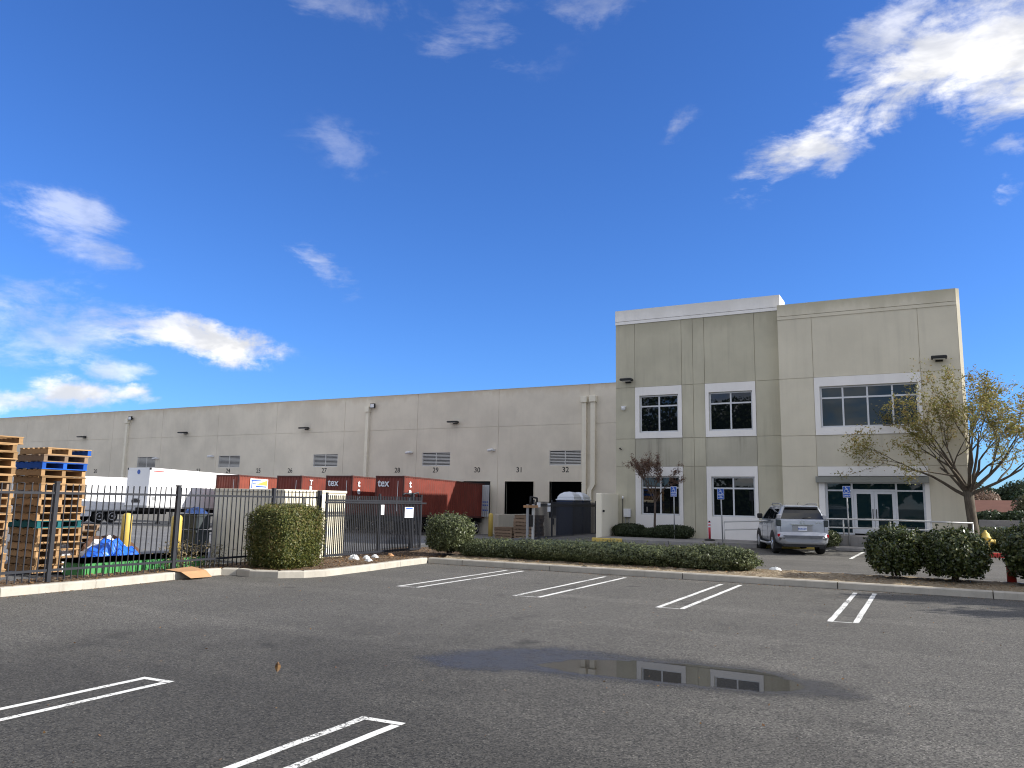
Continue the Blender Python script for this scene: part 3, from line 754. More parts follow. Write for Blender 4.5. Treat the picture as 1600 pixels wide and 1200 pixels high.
for k, (a, b) in enumerate(((-2.945, -2.11), (-2.10, -1.265))):
    dr = MB().plate(a, b, 1.06, 2.915, SY+.02, SY+.08, [(a+.13, b-.13, 1.30, 2.79)]).build('glass_door', FRAME, ob)
    MB().plate(a+.126, b-.126, 1.296, 2.794, SY+.04, SY+.055).build('pane', GLASS_T, dr)
    hx = b-.065 if k == 0 else a+.065
    MB().tube([(hx, SY+.018, 1.72), (hx, SY-.07, 1.76), (hx, SY-.07, 2.08), (hx, SY+.018, 2.12)], .018, 6).build('handle', BLACK, dr)
area_light(.73, RY, 8.62, ob, .9); area_light(-13.55, LY, 8.55, ob, .9)
o = MB().lathe([(.10, 0), (.11, -.05), (.09, -.14), (.02, -.17)], (-13.8, LY-.13, 7.14), 12).build('security_camera', WHITE, ob)
MB().box(-13.9, -13.7, LY-.2, LY-.002, 7.141, 7.20).build('camera_bracket', WHITE, o)
# small pigeon-spike like cable tuft beside the joint
MB().tube([(-14.05, LY-.01, 5.0), (-14.0, LY-.12, 5.02), (-13.92, LY-.1, 4.93)], .03, 5).build('cable_stub', BLACK, ob)

# landing, walk and kerbs in front of the office
SW = .565
wk = MB(); wk.box(-14.0, -6.6, 35.0, 38.49, .2, SW); tag(wk.build('walkway', CONC_D), kind='structure')
ld = MB()
i0 = len(ld.v)
prof = [(-8.3, .42), (-4.5, 1.0), (1.56, 1.0)]
for x, z in prof:
    for y in (36.25, 37.86): ld.v += [(x, y, .1), (x, y, z)]
n_ = 4
for k in range(2):
    b_ = i0+k*4
    for q in ((0, 4, 5, 1), (3, 7, 6, 2), (1, 5, 7, 3)): ld.f.append(tuple(b_+t for t in q)); ld.smooth.append(False)
ld.f.append((i0, i0+1, i0+3, i0+2)); ld.f.append((i0+8, i0+10, i0+11, i0+9)); ld.smooth += [False, False]
tag(ld.build('entrance_landing', CONC_D), kind='structure')
ks = thing('office_kerb', None, None); ks['kind'] = 'structure'
kerb_piece((-14.1, 34.75), (-12.6, 34.75), h=.16, z=.41, m=YELLOW, parent=ks)
for a, b in ((-12.6, -10.4), (-10.4, -8.2)): kerb_piece((a, 34.75), (b, 34.75), h=.16, z=.41, m=CONC_D, parent=ks)
for a, b in ((-6.6, -4.0), (-4.0, -1.5)): kerb_piece((a, 35.9), (b, 35.9), h=.16, z=.41, m=CONC_D, parent=ks)
for a, b in ((-1.5, .9), (.9, 2.2), (2.2, 4.6), (4.6, 7.)): kerb_piece((a, 35.2 if a > -1 else 35.9), (b, 35.2), h=.17, z=.40, m=CONC_D if a < -.5 else REDP, parent=ks)
tag(MB().box(-6.6, -1.5, 36.1, 36.24, .2, .545).build('front_bed', SOIL), kind='structure')
tag(MB().box(-1.5, 12, 35.45, 36.24, .2, .555).build('front_bed', SOIL), kind='structure')
tag(MB().box(1.7, 12, 36.24, 40, .2, .555).build('front_bed', SOIL), kind='structure')

rl = thing('handrail', 'white two bar handrail along the entrance ramp', 'handrail', (-3, 36.35, .9), worldco=True)
railpts = lambda dz: [(-8.28, 36.35, 1.44-dz), (-6.73, 36.35, 1.53-dz), (-3.68, 36.35, 1.69-dz), (-1.58, 36.35, 1.70-dz), (1.52, 36.35, 1.655-dz)]
MB().tube(railpts(0), .035, 8).build('top_rail', RAILM, rl); MB().tube(railpts(.36), .03, 8).build('middle_rail', RAILM, rl)
for x in (-8.27, -6.4, -4.9, -3.25, -1.45, .05, 1.5):
    MB().tube([(x, 36.352, float(np.interp(x, [-8.3, -4.5], [.40, .98]))), (x, 36.352, float(np.interp(x, [-8.28, -3.68, 3], [1.43, 1.68, 1.63])))], .03, 8).build('rail_post', RAILM, rl)

ww = thing('wing_wall', 'short cream concrete screen wall between the sliding gate and the office corner', 'wall', (-14.2, 37.3, .4), worldco=True)
MB().box(-14.42, -14.12, 36.1, 38.49, .2, 2.66).build('wall_panel', mat('light_cream_paint', b_wall((.90, .84, .68), None, None, .1, .04)), ww, .02)
MB().box(-14.16, -14.05, 36.22, 36.34, 1.75, 1.85).build('gate_latch', BLACK, ww)
rw = thing('ramp_wall', 'pale concrete ramp side wall below loading dock 31', 'wall', (-28, 53.3, -.4), worldco=True)
MB().box(-28.3, -28.0, 50.9, 55.9, -.8, 1.21).build('wall_panel', PALE, rw, .02)
ub = thing('utility_box', 'light grey electrical box on conduits beside the wing wall', 'utility box', (-13.6, 38.4, .56), worldco=True)
MB().box(-13.78, -13.44, 38.25, 38.46, 1.50, 1.92).build('cabinet', WHITE, ub, .015)
for x in (-13.7, -13.52): MB().tube([(x, 38.36, 1.5), (x, 38.36, .55)], .025, 6).build('conduit', GREYMET, ub)
vp = thing('vent_pipe', 'thin dark pipe with a pale cap standing left of the electrical box', 'pipe', (-13.85, 38.35, .56), worldco=True)
MB().tube([(-13.85, 38.36, .55), (-13.85, 38.36, 2.42)], .022, 6).build('pipe', BLACK, vp); MB().lathe([(.05, 2.42), (.05, 2.5), (.03, 2.56)], (-13.85, 38.36, 0), 8).build('cap', WHITE, vp)

# ================================================================== CONTAINER TRAILERS
def wheel(parent, x, y, z, r=.52, wd=.28, side=1):
    o = MB().lathe([(r*.62, -wd/2), (r*.93, -wd/2), (r, -wd/2+.05), (r, wd/2-.05), (r*.93, wd/2), (r*.62, wd/2)], (0, 0, 0), 20, 'x').build('wheel', TYRE, parent)
    o.location = (x, y, z)
    MB().lathe([(r*.60, -.02), (r*.60, .06), (r*.5, .03), (r*.3, -.04), (r*.16, -.04), (r*.14, .06), (.01, .07)], (side*wd/2*.86, 0, 0), 16, 'x').build('rim', RIM, o)
    return o
def corrug(y0, y1, z0, z1, x, pitch=.28, dep=.036, axis='y', sgn=1):
    """corrugated sheet running along y (or x), bulging by dep"""
    mb = MB(); n = int((y1-y0)/pitch); p = (y1-y0)/n; pr = []
    for k in range(n):
        a = y0+k*p; pr += [(a, 0), (a+p*.25, 0), (a+p*.5, -dep), (a+p*.75, -dep)]
    pr.append((y1, 0))
    for (a, da), (b, db) in zip(pr[:-1], pr[1:]):
        q = [(x+sgn*da, a, z0), (x+sgn*db, b, z0), (x+sgn*db, b, z1), (x+sgn*da, a, z1)]
        if axis == 'x': q = [(s[1], s[0], s[2]) for s in q]
        mb.poly(q)
    return mb
CL, CW, CH = 11.2, 2.46, 2.78
def container_trailer(label, xc, yf, zf, tilt, col, group, letters=True):
    t = thing('container_trailer', label, 'trailer', (xc, yf, g(xc, yf+CL)), 0, group)
    hw = CW/2; zb = 1.28; zt = zb+CH
    parts = []
    def P(mb, n, m, par=t): o = mb.build(n, m, par); parts.append(o) if par is t else None; return o
    mb = MB()
    for x in (-hw, hw-.12):
        for y in (0, CL-.12): mb.box(x, x+.12, y, y+.12, zb, zt)
    for x in (-hw, hw-.10):
        mb.box(x, x+.10, .12, CL-.12, zt-.10, zt-.005); mb.box(x, x+.10, .12, CL-.12, zb+.005, zb+.16)
    for y in (0, CL-.10):
        mb.box(-hw+.12, hw-.12, y, y+.10, zt-.12, zt-.005); mb.box(-hw+.12, hw-.12, y, y+.1, zb+.005, zb+.16)
    P(mb, 'container_frame', CONTDK)
    P(corrug(.12, CL-.12, zb+.16, zt-.10, hw-.015, sgn=1), 'side_panel', col)
    P(corrug(.12, CL-.12, zb+.16, zt-.10, -hw+.015, sgn=-1), 'side_panel', col)
    P(corrug(-hw+.12, hw-.12, zb+.16, zt-.12, .02, .25, .04, 'x', -1), 'front_panel', col)
    P(MB().box(-hw+.05, hw-.05, .05, CL-.05, zt-.06, zt-.02), 'roof_panel', CONTDK)
    P(MB().box(-hw+.05, hw-.05, .06, CL-.05, zb+.02, zb+.10), 'floor', CHASSIS)
    mb = MB()
    for x in (-hw-.006, hw-.17):
        for y in (-.006, CL-.18):
            for z in (zb-.004, zt-.115): mb.box(x, x+.178, y, y+.19, z, z+.122)
    P(mb, 'corner_casting', CONTDK)
    P(MB().box(-.52, -.34, .3, CL-.2, zb-.34, zb-.004).box(.34, .52, .3, CL-.2, zb-.34, zb-.004).box(-1.1, 1.1, .25, .5, zb-.3, zb-.006).box(-1.15, 1.15, CL-.35, CL-.15, zb-.36, zb-.006), 'chassis', CHASSIS)
    for x in (-.8, .72): P(MB().box(x, x+.10, 2.5, 2.62, .12, zb-.3).box(x-.06, x+.16, 2.42, 2.7, .04, .12), 'landing_leg', CHASSIS)
    for y in (CL-1.1, CL-2.35):
        for s in (-1, 1): parts.append(wheel(t, s*1.05, y, .52, .52, .30, s))
    # chalked vertical marking strip at the right of the front wall
    P(MB().box(hw-.52, hw-.485, -.024, -.018, zb+.35, zt-.35), 'marking_strip', WHITE)
    return t, parts, hw, zb, zt
def tilt_parts(t, parts, ang):
    M = Matrix.Translation((0, CL, 1.2)) @ Matrix.Rotation(ang, 4, 'X') @ Matrix.Translation((0, -CL, -1.2))
    for o in parts:
        if o.name.split('.')[0] not in ('wheel', 'landing_leg'): o.data.transform(M)
CG = 'red shipping containers on trailers at the docks'
def add_letters(t, parts, hw, zb, zt, front, side, size=.62, sidesize=.68):
    if front: parts.append(put_text(front, .74, SIGNWHITE, (-hw+.72, -.045, zt-.52), FACE_S, t, .006, .012))
    y = .75; z = zt-.55
    for ch in side:
        parts.append(put_text(ch, sidesize, SIGNWHITE, (hw+.010, y, z), FACE_E, t, .006, .02)); z -= .52
def ct(label, xc, yf, col, front, side):
    t, parts, hw, zb, zt = container_trailer(label, xc, yf, 0, 0, col, CG)
    if front or side: add_letters(t, parts, hw, zb, zt, front, side)
    return t, parts, hw, zb, zt
t, parts, hw, zb, zt = ct('dark red container trailer lettered tex backed into dock 30, nearest the gate', -33.23, 44.5, CONT, 'tex', 'tex')
DR = MB().box(hw-.02, hw+.62, CL-.36, CL-.30, zb+.12, zt-.12); d0 = DR.build('open_door', DOORGREY, t); parts.append(d0)
for x in (hw+.12, hw+.30, hw+.47): MB().tube([(x, CL-.385, zb+.16), (x, CL-.385, zt-.16)], .02, 6).build('lock_bar', RAILM, d0)
for z in (.6, 1.0, 1.25): MB().box(hw+.05, hw+.57, CL-.372, CL-.361, zb+z, zb+z+.10).build('label_plate', SIGNBLUE, d0)
for o in d0.children: pass
tilt_parts(t, parts, R(-1.2))
t2, parts, hw, zb, zt = ct('dark red container trailer lettered tex on front and side, second from the gate', -37.6, 44.3, CONT, 'tex', 'tex'); tilt_parts(t2, parts, R(-1.2))
t3, parts, hw, zb, zt = ct('dark red container trailer lettered TRI down its side below number 26', -42.5, 44.4, CONT, None, '')
for k_, ch in enumerate('TRI'): parts.append(put_text(ch, .52, SIGNWHITE, (hw+.010, 1.05, zt-.48-.46*k_), FACE_E, t3, .006, .02))
tilt_parts(t3, parts, R(-1.2))
t4, parts, hw, zb, zt = ct('orange red container trailer with a white sign panel on its side', -47.7, 43.2, CONT_O, None, '')
pn = MB().box(hw+.004, hw+.018, 1.15, 3.0, zt-1.20, zt-.22).build('sign_panel', SIGNWHITE, t4); parts.append(pn)
yl = MB().poly([(hw+.021, 1.75, zt-.66), (hw+.021, 2.92, zt-.72), (hw+.021, 2.92, zt-.30)]).build('yellow_emblem', YELLOW, t4); parts.append(yl)
mbs = MB()
mbs.box(hw+.019, hw+.024, 1.25, 2.3, zt-.40, zt-.32).box(hw+.019, hw+.024, 1.28, 1.38, zt-.95, zt-.40).box(hw+.019, hw+.024, 1.42, 1.8, zt-.66, zt-.58)
parts.append(mbs.build('blue_emblem', SIGNBLUE, t4))
for (ya, yb, zz) in ((1.75, 2.85, .86),): parts.append(MB().box(hw+.019, hw+.023, ya, yb, zt-zz, zt-zz+.09).build('blue_stripe', SIGNBLUE, t4))
parts.append(MB().box(hw+.019, hw+.023, 2.15, 2.22, zt-1.08, zt-.92).box(hw+.019, hw+.023, 2.62, 2.69, zt-1.14, zt-.98).build('blue_mark', SIGNBLUE, t4))
tilt_parts(t4, parts, R(-1.2))

# ------------------------------------------------------------------ white box trailers
def box_trailer(label, xc, yf, L, zb, zt, wheels_y, skirt=None, zg=None):
    t = thing('box_trailer', label, 'trailer', (xc, yf, zg if zg is not None else g(xc, yf+L)), 0, 'white box trailers at the far docks')
    hw = 1.28
    MB().box(-hw, hw, 0, L, zb, zt).build('body', TRAILERW, t, .04)
    MB().box(-hw-.012, hw+.012, .05, L+.01, zb-.02, zb+.10).box(-hw-.012, hw+.012, -.01, .05, zb-.02, zb+.13).build('bottom_rail', GREYMET, t)
    MB().box(-hw-.01, hw+.01, -.01, L+.01, zt-.10, zt+.012).build('top_rail', TRAILERW, t)
    for x in (-hw-.013, hw-.11):
        MB().box(x, x+.123, -.014, .10, zt-.14, zt+.014).build('corner_cap', BLACK, t)
    k = MB()
    for i in range(1, int(L/1.22)): k.box(hw+.0005, hw+.006, i*1.22-.02, i*1.22+.02, zb+.11, zt-.11)
    k.build('panel_seam', WHITE, t)
    MB().box(-.5, -.36, .4, L-.2, zb-.3, zb-.025).box(.36, .5, .4, L-.2, zb-.3, zb-.025).build('chassis', CHASSIS, t)
    for y in wheels_y:
        for s in (-1, 1): wheel(t, s*1.02, y, .52, .52, .30, s)
    for x in (-.8, .7): MB().box(x, x+.10, 2.6, 2.72, .1, zb-.03).box(x-.06, x+.16, 2.5, 2.8, .02, .1).build('landing_leg', CHASSIS, t)
    if skirt:
        MB().box(hw-.05, hw+.004, skirt[0], skirt[1], skirt[2], zb-.021).build('side_skirt', TRAILERW, t)
    return t, hw
tr, hw = box_trailer('white box trailer with a round front badge, left of the red containers', -52.1, 38.7, 16.2, 1.22, 4.12, (13.6, 14.9), zg=.05)
tr.rotation_euler.x = R(-1.5)
MB().lathe([(.17, 0), (.17, -.012)], (0, -.005, 3.82), 14, 'y').build('round_badge', SIGNBLUE, tr)
MB().box(hw+.003, hw+.009, .25, 1.2, 3.86, 3.93).build('red_stripe', REDP, tr)
MB().box(-.45, .45, -.03, -.002, 1.55, 1.75).box(-.2, .2, -.04, -.002, 1.75, 1.85).build('service_box', CHASSIS, tr)
MB().box(hw+.003, hw+.009, .35, .75, 1.75, 2.0).build('data_label', GREYMET, tr)
tr2, hw = box_trailer('lower white box truck body parked left of the badged trailer, mostly behind the pallets', -59.28, 34.5, 12.5, .95, 3.62, (5.6, 6.7), (.1, 4.8, .55), zg=-.10)
MB().box(hw+.0055, hw+.012, .1, 12.4, 2.30, 2.34).build('rub_rail', GREYMET, tr2)

# ================================================================== YARD: shed, bins, bollards, tray, tarp, pallets
sh = thing('storage_shed', 'cream flat roofed storage shed behind the fence and boxwood', 'shed', (-20.1, 20.7, .1), worldco=True)
MB().box(-21.75, -18.53, 19.2, 22.25, -.05, 2.36).build('body', CREAM, sh)
MB().box(-21.79, -18.49, 19.16, 22.29, 2.361, 2.45).build('roof_cap', CREAM, sh, .015)
for x in np.arange(-21.4, -18.6, .42): MB().box(x, x+.05, 19.185, 19.199, .0, 2.33).build('wall_rib', CREAM, sh)
for y in np.arange(19.6, 22.2, .42): MB().box(-18.529, -18.515, y, y+.05, .0, 2.33).build('wall_rib', CREAM, sh)

def tube_bollard(name, label, x, y, h, r, m, group=None, z=None):
    t = thing(name, label, 'bollard', (x, y, g(x, y) if z is None else z), 0, group)
    MB().lathe([(r, -.05), (r, h-.5*r), (r*.86, h-.14*r), (r*.5, h+.12*r), (.01, h+.2*r)], (0, 0, 0), 16).build('post', m, t); return t
YB = 'yellow bollards in the yard'
tube_bollard('yellow_bollard', 'yellow steel bollard behind the blue tarp heap', -22.0, 16.12, 1.55, .15, YELLOW, YB)
tube_bollard('yellow_bollard', 'yellow steel bollard left of the teal bins, front one of a touching pair', -22.0, 17.96, 1.48, .17, YELLOW, YB)
tube_bollard('yellow_bollard', 'yellow steel bollard left of the teal bins, rear one of a touching pair', -22.56, 18.45, 1.45, .17, YELLOW, YB)
yb = tube_bollard('yellow_bollard', 'scuffed yellow bollard at the near end of the dock ramp wall', -28.3, 50.3, 1.65, .17, YELLOW, YB)

bn = thing('bin_stack', 'dark teal bulk bins stacked beside the shed under blue sheeting', 'bins', (-21.3, 18.6, .05), worldco=True)
for k in range(3):
    z = .05+k*.52; b_ = MB().box(-22.25, -21.42, 18.28, 18.85, z, z+.49).build('bin', BINGREY, bn, .03)
    MB().box(-22.28, -21.39, 18.25, 18.88, z+.42, z+.485).build('rim', BINGREY, b_)
def crumple(name, cx, cy, rx, ry, h, z0, m, parent=None, seed=1, n=34, rough=.10, power=1.6):
    r = np.random.default_rng(seed); V = []; F = []
    fr = r.uniform(1.5, 6, (7, 2)); ph = r.uniform(0, 6.28, (7,))
    for j in range(n+1):
        for i in range(n+1):
            u, v_ = i/n*2-1, j/n*2-1
            d = min(1., (abs(u)**2.4+abs(v_)**2.4)**(1/2.4)); base = (1-d**power)
            wv = sum(math.sin(fr[k][0]*u*3+fr[k][1]*v_*3+ph[k]) for k in range(7))/7
            wv2 = abs(math.sin(5*u+7*v_+3*wv))*.5+abs(math.sin(9*u-6*v_+4*wv))*.35
            V.append((cx+rx*u*(1+.06*wv), cy+ry*v_*(1+.06*wv), z0+h*base*(.86+.3*wv)+rough*(wv2-.4)*min(1, 3*base+.15)))
    for j in range(n):
        for i in range(n):
            a = j*(n+1)+i; F.append((a, a+1, a+n+2, a+n+1))
    me = bpy.data.meshes.new(name); me.from_pydata(V, [], F); me.materials.append(m); me.update()
    return link(name, me, parent)
crumple('blue_cover', -21.83, 18.56, .46, .34, .24, 1.60, simple('dusty_blue_tarp', (.02, .05, .16), .5, .4, 0, .3, 5.), bn, 5, 26, .07)
tp = crumple('blue_tarp', -20.3, 14.45, .85, 1.15, .95, .10, TARP, None, 11, 40, .11); tag(tp, 'crumpled bright blue tarp heaped over something behind the fence', 'tarp')
tp = crumple('white_sheet', -20.95, 14.75, .8, 1.05, .98, .08, TARPW, None, 17, 30, .10); tag(tp, 'white plastic sheeting heaped behind the blue tarp', 'sheet')
tp = MB().poly([(-20.6, 13.3, .1), (-20.5, 13.75, .1), (-20.9, 13.8, .82), (-21.0, 13.45, .85)]).poly([(-20.6, 13.3, .1), (-21.0, 13.45, .85), (-21.03, 13.44, .85), (-20.63, 13.29, .1)]).build('white_board', TARPW); tag(tp, 'white board leaning between the pallets and the blue tarp', 'board')
sc = crumple('scrap_heap', -22.6, 15.9, .9, 1.3, .95, .0, BROWN, None, 23, 24, .22, 2.6); tag(sc, 'rusty brown scrap heap behind the tarp and white sheeting', 'scrap heap')
tray = thing('green_tray', 'long low green ribbed plastic tray lying along the fence', 'tray', (-19.2, 14.5, .1), worldco=True)
MB().box(-19.75, -18.93, 12.75, 16.55, .12, .46).build('tray_body', GREENP, tray, .02)
for y in np.arange(12.85, 16.5, .24): MB().box(-18.929, -18.90, y, y+.05, .13, .42).build('rib', GREENP, tray); MB().box(-19.79, -18.885, 12.7, 16.6, .461, .53).build('tray_rim', simple('dull_green_rim', (.05, .08, .07), .6), tray)

# pallets: one prototype per wood, copied
def pallet_proto(wood, alt=None):
    t = bpy.data.objects.new('pallet', None); COL.objects.link(t)
    L, W = 1.22, 1.28       # along y, along x
    def part(n, x0, x1, y0, y1, z0, z1, m):
        key = (n, round(x1-x0, 3), round(y1-y0, 3), m.name)
        if key not in PM: PM[key] = MB().box(-(x1-x0)/2, (x1-x0)/2, -(y1-y0)/2, (y1-y0)/2, 0, z1-z0).mesh(n, m)
        o = link(n, PM[key], t); o.location = ((x0+x1)/2, (y0+y1)/2, z0); return o
    for y in (0, L/2-.05, L-.10): part('stringer', -W+.01, -.01, y, y+.10, .025, .165, alt if (alt and y > L-.2) else wood)
    for k in range(6):
        wd = .15 if k in (0, 5) else .13; x = -W+(W-.15)*k/5
        part('deck_board', x, x+wd, -.01, L+.01, .166, .19, wood)
    for x in (-W, -W/2-.07, -.14): part('bottom_board', x, x+.14, -.01, L+.01, 0, .024, wood)
    return t
PM = {}
protos = {'raw': pallet_proto(WOOD), 'weathered': pallet_proto(WOODGREY), 'blue': pallet_proto(WOODBLUE), 'teal': pallet_proto(WOODTEAL), 'tip': pallet_proto(WOOD, WOODBLUE)}
used = set()
ORD = ['top', 'second', 'third', 'fourth', 'fifth', 'sixth', 'seventh', 'eighth', 'ninth', 'tenth', 'eleventh', 'twelfth', 'thirteenth', 'fourteenth', 'fifteenth', 'sixteenth', 'seventeenth', 'eighteenth', 'nineteenth']
DESC = {'raw': 'pale wooden pallet', 'weathered': 'dark weathered pallet', 'blue': 'blue painted pallet', 'teal': 'teal painted pallet', 'tip': 'wooden pallet with one blue end'}
def stack(kinds, x, y, z0, where, group, pitch=.193, rz=0.):
    n = len(kinds)
    for i, kd in enumerate(kinds):                                    # from the top down
        o = protos[kd] if kd not in used else copy_thing(protos[kd]); used.add(kd)
        k = n-1-i
        o.location = (x+random.uniform(-.05, .03), y+random.uniform(-.04, .05)+.012*k*0, z0+k*pitch); o.rotation_euler = (0, 0, rz+random.uniform(-.035, .035))
        if i == 0: o.location.y += .08
        q = ORD[i] if i == 0 else ORD[i]+' from top'
        tag(o, f"{DESC[kd]}, {q} of {where}", 'pallet', group)
stack(['tip', 'weathered', 'blue'] + ['raw']*7 + ['teal'] + ['raw']*6, -20.6, 12.50, .12, 'the tall stack left of the tarp', 'pallets in the tall stack left of the tarp')
stack(['raw']*6+['weathered']+['raw']*5+['weathered']+['raw']*5, -20.35, 10.38, .12, 'the stack cut by the photo edge', 'pallets in the stack cut by the photo edge', .193, -.04)
stack(['weathered', 'raw', 'weathered', 'raw', 'weathered', 'raw'], -22.6, 14.5, .1, 'the low stack behind the tall one', 'pallets in the low stack', .193, .2)

# ================================================================== FENCE AND GATES
def picket_mesh(h, s=.022):
    key = ('picket', round(h, 3), s)
    if key not in PM:
        PM[key] = MB().box(-s/2, s/2, -s/2, s/2, 0, h).mesh('picket', FENCE)
    return PM[key]
fn = thing('iron_fence', 'dark iron picket fence along the planting bed at the left', 'fence', (-18.1, 13, .2), worldco=True)
FX = -18.1
fz = lambda y: max(.16, g(FX, y))
for y in (3.9, 7.55, 11.35, 14.75, 18.3):
    MB().box(FX-.045, FX+.045, y-.045, y+.045, .05, fz(y)+2.27).box(FX-.055, FX+.055, y-.055, y+.055, fz(y)+2.271, fz(y)+2.31).build('post', FENCE, fn)
for z in (.23, 2.0):
    MB().box(FX-.022, FX+.022, 2, 20.3, z+.17, z+.225).build('rail', FENCE, fn)
y = 7.0
while y < 20.25:
    if min(abs(y-p) for p in (7.55, 11.35, 14.75, 18.3)) > .08:
        o = link('picket', picket_mesh(2.22), fn); o.location = (FX+.0, y, .19); o.rotation_euler = (random.uniform(-.004, .004), random.uniform(-.004, .004), 0)
    y += .1635
def gate(name, label, X, y0, y1, z0, h, pitch, posts, tall=.18):
    t = thing(name, label, 'gate', (X, (y0+y1)/2, z0), 0, None, True)
    MB().box(X-.03, X+.03, y0, y1, z0, z0+.07).build('bottom_rail', FENCE, t)
    MB().box(X-.03, X+.03, y0, y1, z0+h-.06, z0+h).build('top_rail', FENCE, t)
    MB().box(X+.031, X+.06, y0-.1, y1+.25, z0+h-.13, z0+h-.07).build('guide_rail', FENCE, t)
    y = y0+.1
    while y < y1-.05:
        o = link('picket', picket_mesh(h+tall-.02, .030), t); o.location = (X-.0, y, z0-.02); y += pitch
    for p in posts: MB().box(X-.032, X+.032, p-.035, p+.035, z0, z0+h+tall+.05).build('frame_post', FENCE, t)
    return t
gl = gate('sliding_gate', 'dark picket sliding gate leaf with notice plates, left of the driveway', -17.72, 20.3, 25.9, .27, 1.88, .100, (20.34, 23.2, 25.86))
MB().box(-17.68, -17.665, 23.24, 23.42, 1.62, 1.98).build('notice_plate', SIGNWHITE, gl)
np_ = MB().box(-17.68, -17.665, 24.72, 25.28, 1.50, 1.90).build('notice_plate', SIGNWHITE, gl)
for z in (1.56, 1.63, 1.70, 1.77): MB().box(-17.664, -17.660, 24.78, 25.22, z, z+.025).build('print_line', GREYMET, np_)
MB().box(-17.664, -17.660, 24.78, 25.22, 1.83, 1.87).build('print_line', SIGNBLUE, np_)
gp = thing('gate_post', 'square dark gate post with roller bracket at the open end of the left gate', 'gate post', (-17.95, 25.6, .27), worldco=True)
MB().box(-18.02, -17.90, 25.55, 25.67, .1, 2.45).build('post', FENCE, gp); MB().tube([(-17.96, 24.95, 2.36), (-17.96, 25.1, 2.42), (-17.96, 25.6, 2.40), (-17.80, 25.75, 2.46), (-17.8, 25.8, 2.30)], .035, 6).build('bracket', FENCE, gp)
gp = thing('gate_post', 'dark gate post where the picket fence meets the left gate', 'gate post', (-18.0, 20.3, .2), worldco=True)
MB().box(-18.05, -17.93, 20.22, 20.34, .05, 2.44).build('post', FENCE, gp); MB().box(-17.92, -17.84, 20.22, 20.36, .55, .78).build('roller_bracket', WHITE, gp)
g2 = gate('sliding_gate', 'dark picket sliding gate leaf in front of the portable toilets, right of the driveway', -17.0, 34.4, 42.6, .35, 1.74, .13, (34.45, 36.55, 39.3, 42.55), .15)
MB().box(-16.965, -16.95, 35.95, 36.28, 1.70, 2.12).build('notice_plate', SIGNWHITE, g2)
go = thing('gate_post', 'double gate post topped with a roller bracket at the right gate leaf', 'gate post', (-16.9, 33.9, .3), worldco=True)
for y, m in ((33.55, GREYMET), (34.15, RAILM)): MB().box(-16.95, -16.85, y, y+.10, .1, 2.06).build('post', m, go)
MB().box(-17.05, -16.8, 33.45, 34.8, 1.90, 2.02).build('roller_track', CARD, go)
MB().tube([(-16.9, 33.9, 2.0), (-16.9, 33.9, 2.42), (-16.9, 34.6, 2.36), (-16.9, 34.6, 2.0)], .05, 6).build('bracket', BLACK, go)
MB().box(-16.86, -16.78, 34.5, 34.75, 1.92, 2.16).build('sensor_box', WHITE, go)
MB().box(-16.97, -16.83, 33.72, 34.05, 1.0, 1.55).build('operator_box', BLACK, go)
for (x, y, lb) in ((-19.52, 44.5, 'dark blue portable toilet with domed white roof behind the right gate'), (-19.72, 46.4, 'farther portable toilet mostly hidden behind the dark blue one')):
    t = thing('portable_toilet', lb, 'toilet', (x, y, .05), 0, 'portable toilets')
    MB().box(-.60, .60, -.60, .60, 0, 2.25).build('cabin', PORTA, t, .04); MB().box(-.42, .42, -.625, -.602, .15, 2.05).build('door', PORTA, t)
    for xx in (-.55, .49): MB().box(xx, xx+.06, -.63, -.603, .05, 2.22).build('corner_trim', PORTA, t)
    MB().box(-.64, .64, -.64, .64, 2.251, 2.33).build('roof_rim', PORTAW, t, .02)
    MB().lathe([(.80, 0), (.78, .14), (.62, .30), (.35, .42), (.01, .46)], (0, 0, 2.331), 4, smooth=False).xf(Matrix.Rotation(R(45), 4, 'Z')).build('roof', PORTAW, t)
stack(['weathered']*7, -19.0, 38.6, .1, 'the dark pile behind the right gate', 'pallets in the dark pile behind the right gate')
wp = copy_thing(protos['weathered'])
for k in range(4):
    o = wp if k == 0 else copy_thing(protos['weathered'])
    o.location = (-24.6, 46.6, g(-24.6, 47)+.193*k); o.rotation_euler = (0, 0, .03*k)
    tag(o, f"dark reddish pallet, {['bottom', 'second from bottom', 'third from bottom', 'top'][k]} of the pile by the dock ramp", 'pallet', 'pallets piled by the dock ramp')

